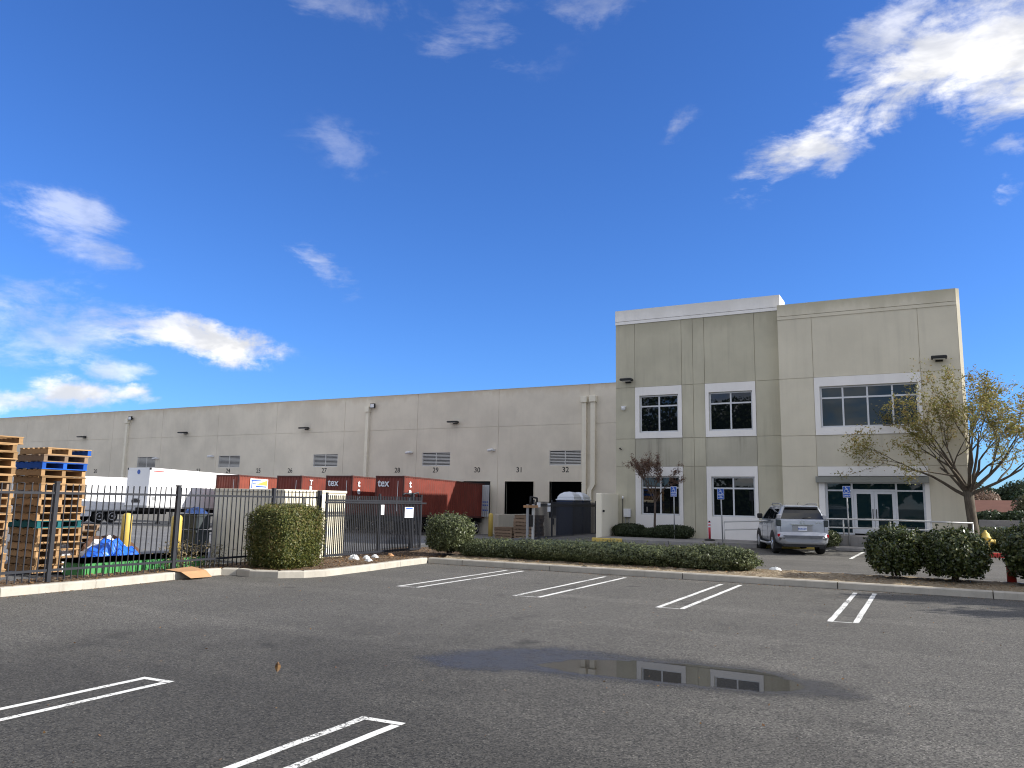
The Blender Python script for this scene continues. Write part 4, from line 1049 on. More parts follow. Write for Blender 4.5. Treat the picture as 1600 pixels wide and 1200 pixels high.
# ================================================================== SUV
def suv():
    t = thing('parked_suv', 'silver sport utility vehicle parked nose in beside the entrance ramp', 'car', (-4.26, 31.75, g(-4.3, 33.2)+.008), R(21.0))
    def ring(y, w_, zb, zt, n=0):
        h = [(0, zb), (w_*.80, zb), (w_*.97, zb+.10), (w_, zb+.26), (w_*1.0, (zb+zt)/2+.05), (w_*.985, zt-.12), (w_*.955, zt-.03), (w_*.90, zt), (0, zt+.015)]
        return [(x, y, z) for x, z in h] + [(-x, y, z) for x, z in h[-2:0:-1]]
    st = [(-.02, .70, .46, .70), (0.0, .84, .40, .76), (.05, .905, .37, .80), (.085, .93, .36, .84), (.10, .935, .36, 1.26), (.16, .945, .35, 1.29), (.9, .95, .34, 1.27), (2.4, .95, .34, 1.22), (3.3, .945, .34, 1.17), (3.9, .92, .35, 1.12), (4.4, .87, .38, 1.03), (4.62, .78, .44, .92), (4.70, .62, .50, .80)]
    mb = MB(); rings = [ring(*s) for s in st]; n = len(rings[0])
    for r in rings: mb.v += r
    for k in range(len(rings)-1):
        for j in range(n):
            a, b = k*n+j, k*n+(j+1) % n; mb.f.append((a, a+n, b+n, b)); mb.smooth.append(abs(st[k+1][3]-st[k][3]) < .2)
    mb.f.append(tuple(range(n))); mb.smooth.append(False); mb.f.append(tuple(reversed(range((len(rings)-1)*n, len(rings)*n)))); mb.smooth.append(False)
    body = mb.build('body', CARPAINT, t)
    GH = [(1.24, .105, 3.42, .905), (1.34, .125, 3.25, .885), (1.56, .19, 2.90, .80), (1.76, .27, 2.55, .715), (1.84, .36, 2.38, .66), (1.875, .55, 2.15, .54)]
    mb = MB(); n = 16
    for z, yr, yf, w_ in GH:
        c = .13; pts = []
        for (sx, sy) in ((1, -1), (1, 1), (-1, 1), (-1, -1)):
            cx = sx*(w_-c); cy = (yr+c if sy < 0 else yf-c)
            a0 = {(1, -1): -90, (1, 1): 0, (-1, 1): 90, (-1, -1): 180}[(sx, sy)]
            for q in range(4): an = R(a0+q*30); pts.append((cx+c*math.cos(an), cy+c*math.sin(an), z))
        mb.v += pts
    for k in range(len(GH)-1):
        for j in range(n):
            a, b = k*n+j, k*n+(j+1) % n; mb.f.append((a, b, b+n, a+n)); mb.smooth.append(True)
    mb.f.append(tuple((len(GH)-1)*n+j for j in range(n))); mb.smooth.append(False)
    cabin = mb.build('cabin', CARPAINT, t)
    at = lambda z, i: float(np.interp(z, [q[0] for q in GH], [q[i] for q in GH]))
    def strip(zs, left, right, m, name, par=t):
        """quad strip between two point functions of z"""
        o = MB()
        for a, b in zip(zs[:-1], zs[1:]): o.poly([left(a), right(a), right(b), left(b)])
        return o.build(name, m, par)
    zs = [1.335, 1.45, 1.56, 1.66, 1.735]
    rw = strip(zs, lambda z: (-(at(z, 3)-.10), at(z, 1)-.012, z), lambda z: (at(z, 3)-.10, at(z, 1)-.012, z), CARGLASS, 'rear_window')
    MB().tube([(.02, at(1.37, 1)-.03, 1.37), (.32, at(1.40, 1)-.03, 1.40)], .012, 5).build('rear_wiper', BLACK, rw)
    for s in (-1, 1):
        for (a0, a1, b0, b1) in ((.42, .95, .50, .95), (1.02, 1.86, 1.02, 1.86), (1.93, 2.92, 1.93, 2.42)):
            o = strip([1.31, 1.45, 1.58, 1.70], lambda z: (s*(at(z, 3)+.012), np.interp(z, [1.31, 1.7], [a0, b0]), z), lambda z: (s*(at(z, 3)+.012), np.interp(z, [1.31, 1.7], [a1, b1]), z), CARGLASS, 'side_window')
        MB().tube([(s*.66, .55, 1.875), (s*.685, .75, 1.915), (s*.685, 2.0, 1.915), (s*.66, 2.25, 1.87)], .022, 6).build('roof_rail', GREYMET, t)
        # lamps
        tl = MB().box(min(s*.78, s*.945), max(s*.78, s*.945), .062, .30, 1.06, 1.30).build('tail_lamp', BINGREY, t, .02)
        MB().box(min(s*.80, s*.938), max(s*.80, s*.938), .10, .26, 1.32, 1.50).xf(Matrix.Translation((-s*.03, .02, 0))).build('upper_lens', TAILCLR, tl, .02)
        MB().box(min(s*.70, s*.935), max(s*.70, s*.935), .03, .20, .655, .77).build('reflector', TAILRED, t, .015)
        m_ = MB().box(min(s*.96, s*1.17), max(s*.96, s*1.17), 2.72, 2.84, 1.30, 1.50).build('mirror', BLACK, t, .03)
        MB().tube([(s*.95, .36+.75, .40), (s*1.0, 1.5, .36), (s*1.0, 3.0, .36), (s*.95, 3.25, .40)], .05, 6).build('running_board', CARPAINT, t)
        for y in (1.55, 2.45): MB().box(min(s*.945, s*.975), max(s*.945, s*.975), y, y+.17, 1.08, 1.12).build('handle', BADGE, t)
        for y in (1.0, 1.90, 2.98): MB().box(min(s*.9465, s*.952), max(s*.9465, s*.952), y, y+.012, .50, 1.22).build('door_seam', BLACK, t)
        for y in (.95, 3.72):
            o = MB(); N = 14; c0 = (s*.953, y, .42); ri = .49
            pts = [(s*.953, y+ri*math.cos(math.pi*k/N), .40+ri*math.sin(math.pi*k/N)) for k in range(N+1)]
            o.poly(pts if s > 0 else pts[::-1]); o.build('wheel_arch', BLACK, t)
            wl = wheel(t, s*.83, y, .385, .385, .27, s)
            sp = MB()
            for q in range(6):
                an = math.pi*2*q/6; ca, sa = math.cos(an), math.sin(an)
                sp.poly([(s*.140, ca*.05-sa*.03, sa*.05+ca*.03), (s*.140, ca*.23-sa*.04, sa*.23+ca*.04), (s*.140, ca*.23+sa*.04, sa*.23-ca*.04), (s*.140, ca*.05+sa*.03, sa*.05-ca*.03)])
            sp.build('spoke', RIM, wl)
        MB().box(min(s*.70, s*.93), max(s*.70, s*.93), .50, .53, .20, .44).build('mud_flap', BLACK, t)
    MB().box(-.62, .62, .18, .42, 1.775, 1.83).build('spoiler', CARPAINT, t, .02)
    MB().box(-.60, .60, .165, .30, 1.735, 1.774).build('spoiler_lamp', BLACK, t)
    MB().box(-.70, .70, -.030, .04, .585, .60).build('bumper_crease', GREYMET, t)
    MB().box(-.74, .74, .0, .5, .30, .40).build('under_tray', BLACK, t)
    for x in (-.81, .80): MB().box(x, x+.012, .083, .0975, .80, 1.25).build('tailgate_seam', BLACK, t)
    MB().box(-.79, .79, .082, .097, .80, .822).build('tailgate_seam', BLACK, t)
    MB().box(-.38, .36, .082, .0985, .86, 1.11).build('plate_recess', GREYMET, t)
    MB().box(-.42, .40, .045, .098, 1.111, 1.145).build('plate_garnish', BADGE, t)
    pl = MB().box(-.16, .16, .068, .0815, .895, 1.06).build('number_plate', SIGNWHITE, t)
    put_text('8UKC271', .082, SIGNBLUE, (0, .066, .965), FACE_S, pl, .002, .002)
    em = MB(); N = 20
    for k in range(N):
        a, b = 2*math.pi*k/N, 2*math.pi*(k+1)/N
        f = lambda an, r: (r*.10*math.cos(an), .080, 1.205+r*.068*math.sin(an)); em.poly([f(a, 1), f(b, 1), f(b, .80), f(a, .80)])
    em.poly([(-.045, .080, 1.24), (-.027, .080, 1.24), (-.050, .080, 1.185), (-.068, .080, 1.185)]); em.poly([(-.066, .080, 1.185), (.06, .080, 1.185), (.055, .080, 1.172), (-.066, .080, 1.172)])
    em.build('emblem', BADGE, t)
    put_text('GX 460', .075, BADGE, (.60, .085, 1.195), FACE_S, t, .004, .003)
    MB().tube([(.05, 1.0, 1.87), (.05, .85, 1.97)], .008, 5).build('aerial', BLACK, t)
    MB().box(-.8, .8, .9, 4.2, .25, .345).build('underbody', BLACK, t)
    return t
suv()
ws = thing('wheel_stop', 'yellow painted concrete wheel stop under the silver car', 'wheel stop', (-5.1, 36.0, .40), R(8))
MB().box(-1.1, 1.1, -.10, .10, 0, .15).build('block', YELLOW, ws, .03)
ws.location = (-5.3, 35.35, .40)
ws = thing('wheel_stop', 'bare grey concrete wheel stop right of the silver car', 'wheel stop', (-2.55, 35.3, .40), 0)
MB().box(-.95, .95, -.10, .10, 0, .16).build('block', CONC_D, ws, .03)

# ================================================================== SIGNS, POSTS, HYDRANT
def stroke(mb, pts, wd, y):
    for (a, b) in zip(pts[:-1], pts[1:]):
        dx, dz = b[0]-a[0], b[1]-a[1]; L = hypot(dx, dz); nx, nz = -dz/L*wd/2, dx/L*wd/2; ex, ez = dx/L*wd*.25, dz/L*wd*.25
        mb.poly([(a[0]+nx-ex, y, a[1]+nz-ez), (a[0]-nx-ex, y, a[1]-nz-ez), (b[0]-nx+ex, y, b[1]-nz+ez), (b[0]+nx+ex, y, b[1]+nz+ez)])
def wheelchair(cx, cz, s, y):
    mb = MB(); T = lambda p: (cx+p[0]*s, cz+p[1]*s)
    mb.poly([(cx+s*(-.06+.075*math.cos(a)), y, cz+s*(.44+.075*math.sin(a))) for a in np.linspace(0, 2*math.pi, 13)[:-1][::-1]])
    for pts in ([(-.05, .34), (-.02, .06)], [(-.035, .22), (.15, .22)], [(-.02, .06), (.19, .06)], [(.19, .06), (.29, -.24), (.38, -.20)]): stroke(mb, [T(p) for p in pts], .075*s, y)
    stroke(mb, [T((.0+.25*math.cos(R(a)), -.12+.25*math.sin(R(a)))) for a in range(115, 345, 18)], .065*s, y)
    return mb
def acc_sign(label, x, y, zg_, ztop, lines, wd=.30, ht=.48, lean=0.):
    t = thing('accessible_parking_sign', label, 'sign', (x, y, zg_), 0, 'blue accessible parking signs')
    h = ztop-zg_
    MB().tube([(0, .02, -.05), (-lean, .02, h-.02)], .030, 8).build('pole', POLE, t)
    pn = MB().box(-wd/2-lean, wd/2-lean, -.022, -.014, h-ht, h).build('sign_plate', SIGNWHITE, t, .004)
    MB().box(-wd/2+.012-lean, wd/2-.012-lean, -.0235, -.0225, h-ht+.012, h-.012).build('blue_field', SIGNBLUE, pn)
    wheelchair(-lean-.01, h-.165, .27, -.0255).build('wheelchair_symbol', SIGNWHITE, pn)
    for s, z, sz in lines: put_text(s, sz, SIGNWHITE, (-lean, -.025, h-z), FACE_S, pn, .0008, .002)
    return t
acc_sign('blue accessible parking sign in front of the small bare tree', -10.75, 36.9, .565, 3.03, [('PARKING', .305, .066), ('ONLY', .405, .085)])
acc_sign('blue accessible parking sign left of the silver car, by the red delineator post', -8.08, 35.15, .41, 2.92, [('PARKING', .285, .060), ('VAN', .345, .05), ('ACCESSIBLE', .41, .042)], lean=.04)
acc_sign('blue accessible parking sign in front of the glass entrance', -3.03, 36.15, .50, 3.08, [('PARKING', .305, .066), ('ONLY', .405, .085)], lean=.02)
dl = thing('delineator_post', 'red delineator post with white bands on a black base near the left windows', 'delineator', (-8.98, 36.5, SW))
MB().lathe([(.24, 0), (.24, .05), (.10, .09)], (0, 0, 0), 16).build('base', BLACK, dl)
MB().tube([(0, 0, .09), (0, 0, .84)], .055, 12).build('tube', REDPOST, dl)
for z, c in ((.60, SIGNWHITE), (.73, SIGNWHITE)): MB().tube([(0, 0, z), (0, 0, z+.075)], .057, 12).build('reflective_band', c, dl)
MB().tube([(0, 0, .841), (0, 0, .90)], .045, 10).build('cap', BLACK, dl)
hy = thing('fire_hydrant', 'pale yellow fire hydrant beside the big tree', 'hydrant', (1.93, 36.7, .50))
MB().lathe([(.22, 0), (.22, .05), (.15, .06), (.15, .55), (.19, .56), (.19, .62), (.16, .64), (.13, .76), (.05, .82), (.045, .88), (.01, .88)], (0, 0, 0), 18).build('barrel', HYD, hy)
MB().tube([(-.30, 0, .46), (.30, 0, .46)], .075, 12).tube([(0, 0, .42), (0, -.28, .42)], .09, 12).build('outlet', HYD, hy)
MB().tube([(-.33, 0, .46), (-.27, 0, .46)], .09, 6).tube([(.27, 0, .46), (.33, 0, .46)], .09, 6).tube([(0, -.25, .42), (0, -.31, .42)], .11, 6).build('outlet_cap', HYD, hy)
rb = thing('red_bollard', 'red steel bollard standing in the bark island at the right edge', 'bollard', (1.90, 25.75, .2))
MB().lathe([(.115, -.1), (.115, .86), (.10, .93), (.05, .97), (.01, .98)], (0, 0, 0), 16).build('post', REDP, rb); MB().lathe([(.30, -.02), (.30, .035), (.12, .05)], (0, 0, 0), 18).build('base', BLACK, rb)

# ================================================================== FOLIAGE
def leaf_mesh(name, P, N, size, m, aspect=1.9, jit=.5):
    """one small folded leaf (two triangles each side) per point"""
    n = len(P); N = N + RNG.normal(0, jit, (n, 3)); N /= np.linalg.norm(N, axis=1)[:, None]
    A = RNG.normal(0, 1, (n, 3)); U = np.cross(N, A); U /= np.linalg.norm(U, axis=1)[:, None]; W = np.cross(N, U)
    s = (size*RNG.uniform(.65, 1.3, n))[:, None]
    V = np.stack([P-U*s*.5*aspect, P+W*s*.5-N*s*.12, P+U*s*.5*aspect, P-W*s*.5-N*s*.12], 1).reshape(-1, 3)
    me = bpy.data.meshes.new(name); me.vertices.add(4*n); me.vertices.foreach_set('co', V.ravel().astype(np.float32))
    me.loops.add(4*n); me.loops.foreach_set('vertex_index', np.arange(4*n, dtype=np.int32))
    me.polygons.add(n); me.polygons.foreach_set('loop_start', np.arange(0, 4*n, 4, dtype=np.int32)); me.polygons.foreach_set('loop_total', np.full(n, 4, np.int32))
    me.materials.append(m); me.update(); me.validate(); return me
def lumps(D, seed, k=5, f=2.6):
    r = np.random.default_rng(seed); s = np.zeros(len(D))
    for i in range(k):
        w_ = r.normal(0, 1, 3)*f*(1+.5*i); s += np.sin(D@w_+r.uniform(0, 6.28))/(1+.45*i)
    return s/k
def shrub(name, label, cat, c, rad, n, leaf, m, expo=2., group=None, seed=1, lump=.16, stems=True, low=-1., aspect=1.9, stray=.05, rz=0., core=.80, shoots=0, shoot_len=.15):
    """foliage shell on a superellipsoid with lumps, plus an inner leafy mass and stems"""
    r = np.random.default_rng(seed); rad = np.array(rad)
    t = thing(name, label, cat, (c[0], c[1], c[2]-rad[2]), rz, group)
    D = r.normal(0, 1, (int(n*1.5), 3)); D /= np.linalg.norm(D, axis=1)[:, None]; D = D[D[:, 2] > low][:n]; n = len(D)
    k = (np.abs(D)**expo).sum(1)**(-1/expo)
    L = 1+lump*lumps(D*2.2, seed)+lump*.6*lumps(D*6, seed+1)
    depth = 1-.30*r.random(n)**1.6; depth = np.where(r.random(n) < stray, 1+.10*r.random(n), depth)
    P = D*(k*L*depth)[:, None]*rad
    P[:, 2] += rad[2]
    if shoots:
        DS = r.normal(0, 1, (shoots*3, 3)); DS /= np.linalg.norm(DS, axis=1)[:, None]; DS = DS[DS[:, 2] > -.1][:shoots]
        ks = (np.abs(DS)**expo).sum(1)**(-1/expo); LS = 1+lump*lumps(DS*2.2, seed)+lump*.6*lumps(DS*6, seed+1)
        S0 = DS*(ks*LS*.94)[:, None]*rad; S0[:, 2] += rad[2]; out = DS+np.array([0, 0, .7])+r.normal(0, .35, DS.shape); out /= np.linalg.norm(out, axis=1)[:, None]
        ln = r.uniform(.5, 1.6, len(DS))*shoot_len; per = 9
        q = np.tile(np.linspace(0, 1, per), len(DS)); SP = np.repeat(S0, per, 0)+np.repeat(out*ln[:, None], per, 0)*q[:, None]+r.normal(0, leaf*.45, (len(q), 3))
        P = np.vstack([P, SP]); D = np.vstack([D, np.repeat(DS, per, 0)])
        tw = MB()
        for a_, o_, l_ in zip(S0, out, ln): tw.tube([tuple(a_), tuple(a_+o_*l_)], [.006, .003], 3, False)
        tag(tw.build('twigs', BARK2, t), kind='stuff')
    keep = P[:, 2] > .02; P, D = P[keep], D[keep]
    link('foliage', leaf_mesh('foliage', P, D/rad*rad.mean(), leaf, m, aspect, .75), t)
    # inner mass
    bm = bmesh.new(); bmesh.ops.create_icosphere(bm, subdivisions=4, radius=1.0)
    V = np.array([v.co for v in bm.verts]); kk = (np.abs(V)**expo).sum(1)**(-1/expo); LL = 1+lump*lumps(V*2.2, seed)+lump*.6*lumps(V*6, seed+1)+.10*lumps(V*16, seed+3)
    for v, q in zip(bm.verts, V*(kk*LL*core)[:, None]*rad): v.co = (q[0], q[1], max(.03, q[2]+rad[2]))
    me = bpy.data.meshes.new('inner_foliage'); bm.to_mesh(me); bm.free(); me.materials.append(m); link('inner_foliage', me, t)
    if stems:
        s = MB()
        for _ in range(6):
            a = r.uniform(0, 6.28); q = .5*r.random()
            s.tube([(.10*math.cos(a), .10*math.sin(a), -.05), (rad[0]*q*.5*math.cos(a), rad[1]*q*.5*math.sin(a), rad[2]*.5), (rad[0]*q*math.cos(a), rad[1]*q*math.sin(a), rad[2])], [.03, .022, .012], 5)
        s.build('stem', BARK2, t)
    return t
shrub('boxwood_bush', 'large clipped squarish boxwood with bronzed top in front of the fence', 'bush', (-16.92, 17.7, 1.02), (.84, .92, .89), 42000, .030, LEAF_BOX, 5.0, None, 3, .08, True, aspect=2.3, stray=.10, core=.86, shoots=420, shoot_len=.11)
shrub('rounded_bush', 'round light green bush on short stems between the left gate and the low hedge', 'bush', (-15.75, 24.9, .98), (.82, .75, .66), 15000, .045, LEAF_HEDGE, 2.8, None, 5, .20, shoots=140, shoot_len=.14)
HG = 'low hedges along the island'
shrub('low_hedge', 'short low hedge section just right of the round bush', 'hedge', (-13.9, 24.95, .48), (1.25, .62, .33), 15000, .040, LEAF_HEDGE, 2.6, HG, 7, .22, False, shoots=160, shoot_len=.10)
shrub('low_hedge', 'longest clipped hedge section in the island in front of the right gate', 'hedge', (-10.3, 24.95, .52), (3.2, .66, .36), 38000, .040, LEAF_HEDGE, 3.4, HG, 8, .20, False, shoots=420, shoot_len=.10)
shrub('low_hedge', 'domed hedge mound at the right end of the island hedge', 'hedge', (-6.15, 25.0, .51), (1.45, .70, .40), 20000, .040, LEAF_HEDGE, 2.4, HG, 9, .20, False, shoots=220, shoot_len=.10)
GG = 'glossy dark shrubs in the island at the right'
shrub('glossy_shrub', 'glossy dark shrub in the island, leftmost, with thin bare stems', 'shrub', (-.92, 25.2, .96), (.70, .66, .62), 11000, .055, LEAF_GLOSS, 2.4, GG, 12, .30, True, -.85, 1.7, .16, shoots=120, shoot_len=.20)
shrub('glossy_shrub', 'glossy dark shrub in the island in front of the big tree trunk', 'shrub', (.55, 25.15, .94), (.78, .70, .62), 12500, .055, LEAF_GLOSS, 2.4, GG, 13, .30, True, -.85, 1.7, .16, shoots=140, shoot_len=.20)
shrub('glossy_shrub', 'glossy dark shrub cut by the right edge beside the red bollard', 'shrub', (2.95, 25.3, 1.05), (1.15, .8, .74), 17000, .055, LEAF_GLOSS, 2.5, GG, 14, .28, True, -.85, 1.7, .16, shoots=140, shoot_len=.2)
OG = 'dark clipped shrubs below the office windows'
shrub('dark_shrub', 'dark clipped shrub beside the wing wall', 'shrub', (-13.2, 37.5, .86), (.82, .55, .34), 9000, .045, LEAF_DARK, 2.5, OG, 21, .16, False)
shrub('dark_shrub', 'small dark shrub at the foot of the small bare tree', 'shrub', (-12.1, 37.45, .78), (.5, .45, .24), 4500, .045, LEAF_DARK, 2.3, OG, 22, .18, False)
shrub('dark_shrub', 'widest dark clipped shrub below the first accessible parking sign', 'shrub', (-11.0, 37.45, .86), (1.0, .6, .33), 10000, .045, LEAF_DARK, 2.7, OG, 23, .12, False)
shrub('entrance_shrub', 'small green shrub between the silver car and the ramp wall', 'shrub', (-3.9, 36.05, .85), (.55, .42, .36), 4500, .045, LEAF_HEDGE, 2.3, None, 24, .18, False)
shrub('hedge_bank', 'dark hedge behind the hydrant and big tree at the right', 'hedge', (3.6, 37.6, .98), (3.0, .75, .55), 20000, .05, LEAF_GLOSS, 3.2, None, 25, .14, False)
shrub('entrance_shrub', 'green shrub below the ramp wall, left of the tree trunk', 'shrub', (.4, 36.0, .90), (1.2, .45, .36), 7000, .045, LEAF_GLOSS, 2.6, None, 26, .16, False)

def grow_tree(name, label, cat, base, trunk, limbs, m_bark, m_leaf, levels, seed, leaf_n, leaf_s, ratio=.68, spread=.62, up=.12, twig=.45, group=None, aspect=2.6, limb_r=.5):
    r = random.Random(seed)
    t = thing(name, label, cat, base, 0, group)
    wood, ends = MB(), []
    tr = MB().tube(trunk[0], trunk[1], 12); tr.build('trunk', m_bark, t)
    def br(p, d, L, rad, lv):
        n = 4; pts = [p]; rr = [rad]; q = p.copy(); dd = d.copy()
        for k in range(n):
            dd = (dd+Vector((r.gauss(0, .11), r.gauss(0, .11), r.gauss(0, .08)+up*.25))).normalized(); q = q+dd*(L/n); pts.append(q.copy()); rr.append(rad*(1-.5*(k+1)/n))
        wood.tube(pts, rr, 6 if lv > 1 else 4, caps=False)
        if lv <= 2:
            for k in range(1, n+1): ends.append((pts[k], dd.copy(), lv))
        if lv == 0: return
        for k in range(2+(r.random() < .75)):
            i = r.choice([2, 3, 4]) if k else 4
            ax = Vector((r.gauss(0, 1), r.gauss(0, 1), r.gauss(0, 1))).cross(dd)
            if ax.length < .01: continue
            nd = Matrix.Rotation(r.uniform(.35, 1.0)*spread*(1 if k else .6), 3, ax.normalized()) @ dd
            br(pts[i], (nd+Vector((0, 0, up))).normalized(), L*ratio*r.uniform(.8, 1.15), rr[i]*r.uniform(.62, .8), lv-1)
    for p, d, L, rad in limbs: br(Vector(p), Vector(d).normalized(), L, rad, levels)
    wood.build('branches', m_bark, t)
    rg = np.random.default_rng(seed); E = np.array([e[0] for e in ends])
    if leaf_n:
        cl = rg.random(len(E))**1.5; pr = cl/cl.sum()
        idx = rg.choice(len(E), leaf_n, p=pr); P = E[idx]+rg.normal(0, twig, (leaf_n, 3))*np.array([1, 1, .75])*rg.random((leaf_n, 1))
        link('crown', leaf_mesh('crown', P, rg.normal(0, 1, (leaf_n, 3))+np.array([0, 0, .8]), leaf_s, m_leaf, aspect, .3), t)
    return t
grow_tree('street_tree', 'big sparse spreading tree with yellowing leaves at the right corner of the office', 'tree', (1.62, 36.6, .5),
          ([(0, 0, -.1), (-.04, 0, .3), (-.10, 0, 1.1), (-.16, .02, 1.9), (-.18, .02, 2.45)], [.32, .215, .185, .18, .19]),
          [((-.22, 0, 2.2), (-.95, -.2, .50), 2.0, .078), ((-.20, 0, 2.35), (-.62, .25, .85), 2.0, .075), ((-.18, .0, 2.4), (-.22, -.3, 1.0), 2.0, .075), ((-.17, .0, 2.42), (.05, .2, 1.0), 2.1, .078), ((-.15, 0, 2.4), (.38, .3, 1.0), 2.1, .08), ((-.10, 0, 2.3), (.95, -.1, .45), 2.1, .078), ((-.12, 0, 2.4), (.7, .5, .75), 2.0, .085), ((-.18, 0, 2.35), (-.5, -.75, .7), 1.8, .085), ((-.14, 0, 2.35), (.4, -.75, .8), 1.8, .085), ((-.2, 0, 2.3), (-.7, .6, .6), 1.9, .08), ((-.15, 0, 2.4), (.1, -.6, 1.0), 1.9, .08)],
          BARK, LEAF_TREE, 4, 41, 18000, .046, .68, .80, .05, .24)
grow_tree('young_tree', 'small vase shaped tree with dry brownish leaves in front of the left windows', 'tree', (-11.85, 37.3, .56),
          ([(0, 0, -.1), (.02, 0, .8), (.05, 0, 1.75)], [.065, .055, .05]),
          [((.05, 0, 1.7), (-.55, 0, 1.0), .95, .034), ((.05, 0, 1.72), (-.2, .3, 1.0), 1.0, .034), ((.05, 0, 1.72), (.2, -.25, 1.0), .95, .034), ((.05, 0, 1.7), (.6, .1, .9), .95, .034), ((.05, 0, 1.72), (.0, -.4, 1.0), .9, .03), ((.05, 0, 1.7), (-.75, .2, .8), .95, .03)],
          BARK2, LEAF_PLUM, 4, 52, 6500, .030, .66, .62, .16, .10)
grow_tree('street_tree', 'island tree beyond the right edge whose shade falls on the lot', 'tree', (9.3, 24.7, .2),
          ([(0, 0, -.1), (0, 0, 1.2), (.05, 0, 2.2)], [.22, .18, .15]),
          [((.05, 0, 2.1), (math.cos(a)*.8, math.sin(a)*.8, .75), 1.5, .09) for a in (0, 1.1, 2.2, 3.3, 4.4, 5.4)],
          BARK, LEAF_GLOSS, 3, 63, 16000, .085, .66, .7, .10, .40)

def far_tree(name, label, x, y, z, h, rad, m, n, leaf, seed, group, trunk=True, squash=.8):
    t = thing(name, label, 'tree', (x, y, z), 0, group); r = np.random.default_rng(seed)
    K = 9; C = r.normal(0, .42, (K, 3))*np.array([rad, rad, h*.30]) + np.array([0, 0, h*.62]); S = r.uniform(.34, .62, K)*rad
    idx = r.integers(0, K, n); D = r.normal(0, 1, (n, 3)); D /= np.linalg.norm(D, axis=1)[:, None]
    P = C[idx]+D*(S[idx]*(1-.35*r.random(n)**2))[:, None]*np.array([1, 1, squash]); P[:, 2] = np.maximum(P[:, 2], .1)
    link('crown', leaf_mesh('crown', P, D, leaf, m, 1.5, .6), t)
    if trunk:
        mb = MB().tube([(0, 0, -.2), (.1, 0, h*.3), (0, .1, h*.62)], [rad*.09, rad*.07, rad*.03], 8)
        for k in range(K): mb.tube([(0, .05, h*.36), tuple(C[k])], [rad*.04, rad*.012], 5, caps=False)
        mb.build('trunk', BARK2, t)
    return t
# background at the right: bright road, low kerb wall, house, trees
tag(MB().box(2.5, 140, 63.0, 78.0, .36, .50).build('concrete_road', simple('bright_concrete', (.62, .58, .50), .9, .2, 0, .06)), kind='structure')
tag(MB().box(4, 160, 84, 85, .3, 1.25).build('kerb_wall', CONC_D), 'long low grey wall beyond the bright road at the right', 'wall')
hs = thing('house', 'distant building with a terracotta roof behind trees at the right edge', 'house', (10, 120, .3), worldco=True)
MB().box(3, 20, 118, 128, .2, 2.0).build('wall', simple('house_wall', (.16, .10, .08), .9, .2), hs)
i_ = MB(); i_.poly([(2.2, 117.3, 1.9), (20.8, 117.3, 1.9), (19, 123, 3.45), (4, 123, 3.45)]).poly([(2.2, 128.7, 1.9), (4, 123, 3.45), (19, 123, 3.45), (20.8, 128.7, 1.9)]).poly([(2.2, 117.3, 1.9), (4, 123, 3.45), (2.2, 128.7, 1.9)]).poly([(20.8, 117.3, 1.9), (20.8, 128.7, 1.9), (19, 123, 3.45)])
i_.build('roof', ROOFRED, hs)
for x in (5, 9, 13): MB().box(x, x+1.6, 117.9, 117.99, .9, 1.75).build('window', GLASS, hs)
FT = 'distant trees at the right edge'
far_tree('distant_tree', 'dark rounded distant tree, tallest above the terracotta roof', 14.5, 165, .3, 6.6, 5.5, LEAF_FAR, 8000, .30, 71, FT)
far_tree('distant_tree', 'dark distant tree left of the tallest one, above the terracotta roof', 9.0, 172, .3, 6.2, 5.0, LEAF_FAR, 7000, .30, 72, FT)
far_tree('distant_tree', 'dark distant tree cut by the photo edge', 22.0, 168, .3, 6.8, 6.0, LEAF_FAR, 8000, .30, 73, FT)
far_tree('distant_tree', 'pinkish bare looking tree behind the trunk of the big tree', 7.0, 140, .3, 4.6, 3.0, LEAF_PINK, 4000, .22, 74, FT)
far_tree('distant_tree', 'light olive tree in front of the terracotta roof', 10.9, 104, .3, 3.5, 2.6, LEAF_FAR2, 6000, .18, 75, FT)
far_tree('distant_tree', 'broad dark green tree standing before the right half of the terracotta roof', 13.2, 112, .3, 4.3, 3.4, LEAF_FAR, 8000, .2, 77, FT)
far_tree('distant_tree', 'olive green bushy tree right of the light olive one', 16.0, 106, .3, 4.0, 3.2, LEAF_FAR2, 6000, .18, 76, FT)
for k, (x, y) in enumerate(((5.6, 96), (7.8, 95), (12.6, 97), (17.5, 95))):
    shrub('distant_shrub', ['low dark shrub at the foot of the distant building, behind the trunk', 'low dark shrub under the pinkish tree', 'low dark shrub below the light olive tree', 'low dark shrub at the photo edge beyond the wall'][k], 'shrub', (x, y, 1.2), (1.5, 1.0, .9), 1600, .16, LEAF_FAR, 2.3, 'distant shrubs', 80+k, .2, False)
# trees across the lot, seen only mirrored in the office windows
for k, (x, y, h, rd) in enumerate(((-44, -22, 15, 6.5), (-36, -18, 17, 6.5), (-28.5, -20, 18, 6.8), (-21, -18, 17, 6.2), (-15.5, -22, 15, 4.6), (-4.5, -40, 6.5, 3.2), (7, -48, 7.5, 3.6), (-10, -46, 6, 3.5), (1, -52, 6, 3.5))):
    far_tree('lot_tree', ('tall dark evergreen mirrored in the left office windows, ' if k < 5 else 'low tree mirrored in the entrance glass, ')+['first', 'second', 'third', 'fourth', 'fifth'][k % 5]+' of its row', x, y, 0, h, rd, LEAF_FAR, 5000, .38, 90+k, 'trees mirrored in the office windows')

shrub('lot_hedge', 'tall dark hedge mirrored low in the left office windows', 'hedge', (-24, -14, 2.0), (19, 1.6, 2.2), 16000, .28, LEAF_FAR, 5., None, 99, .10, False)
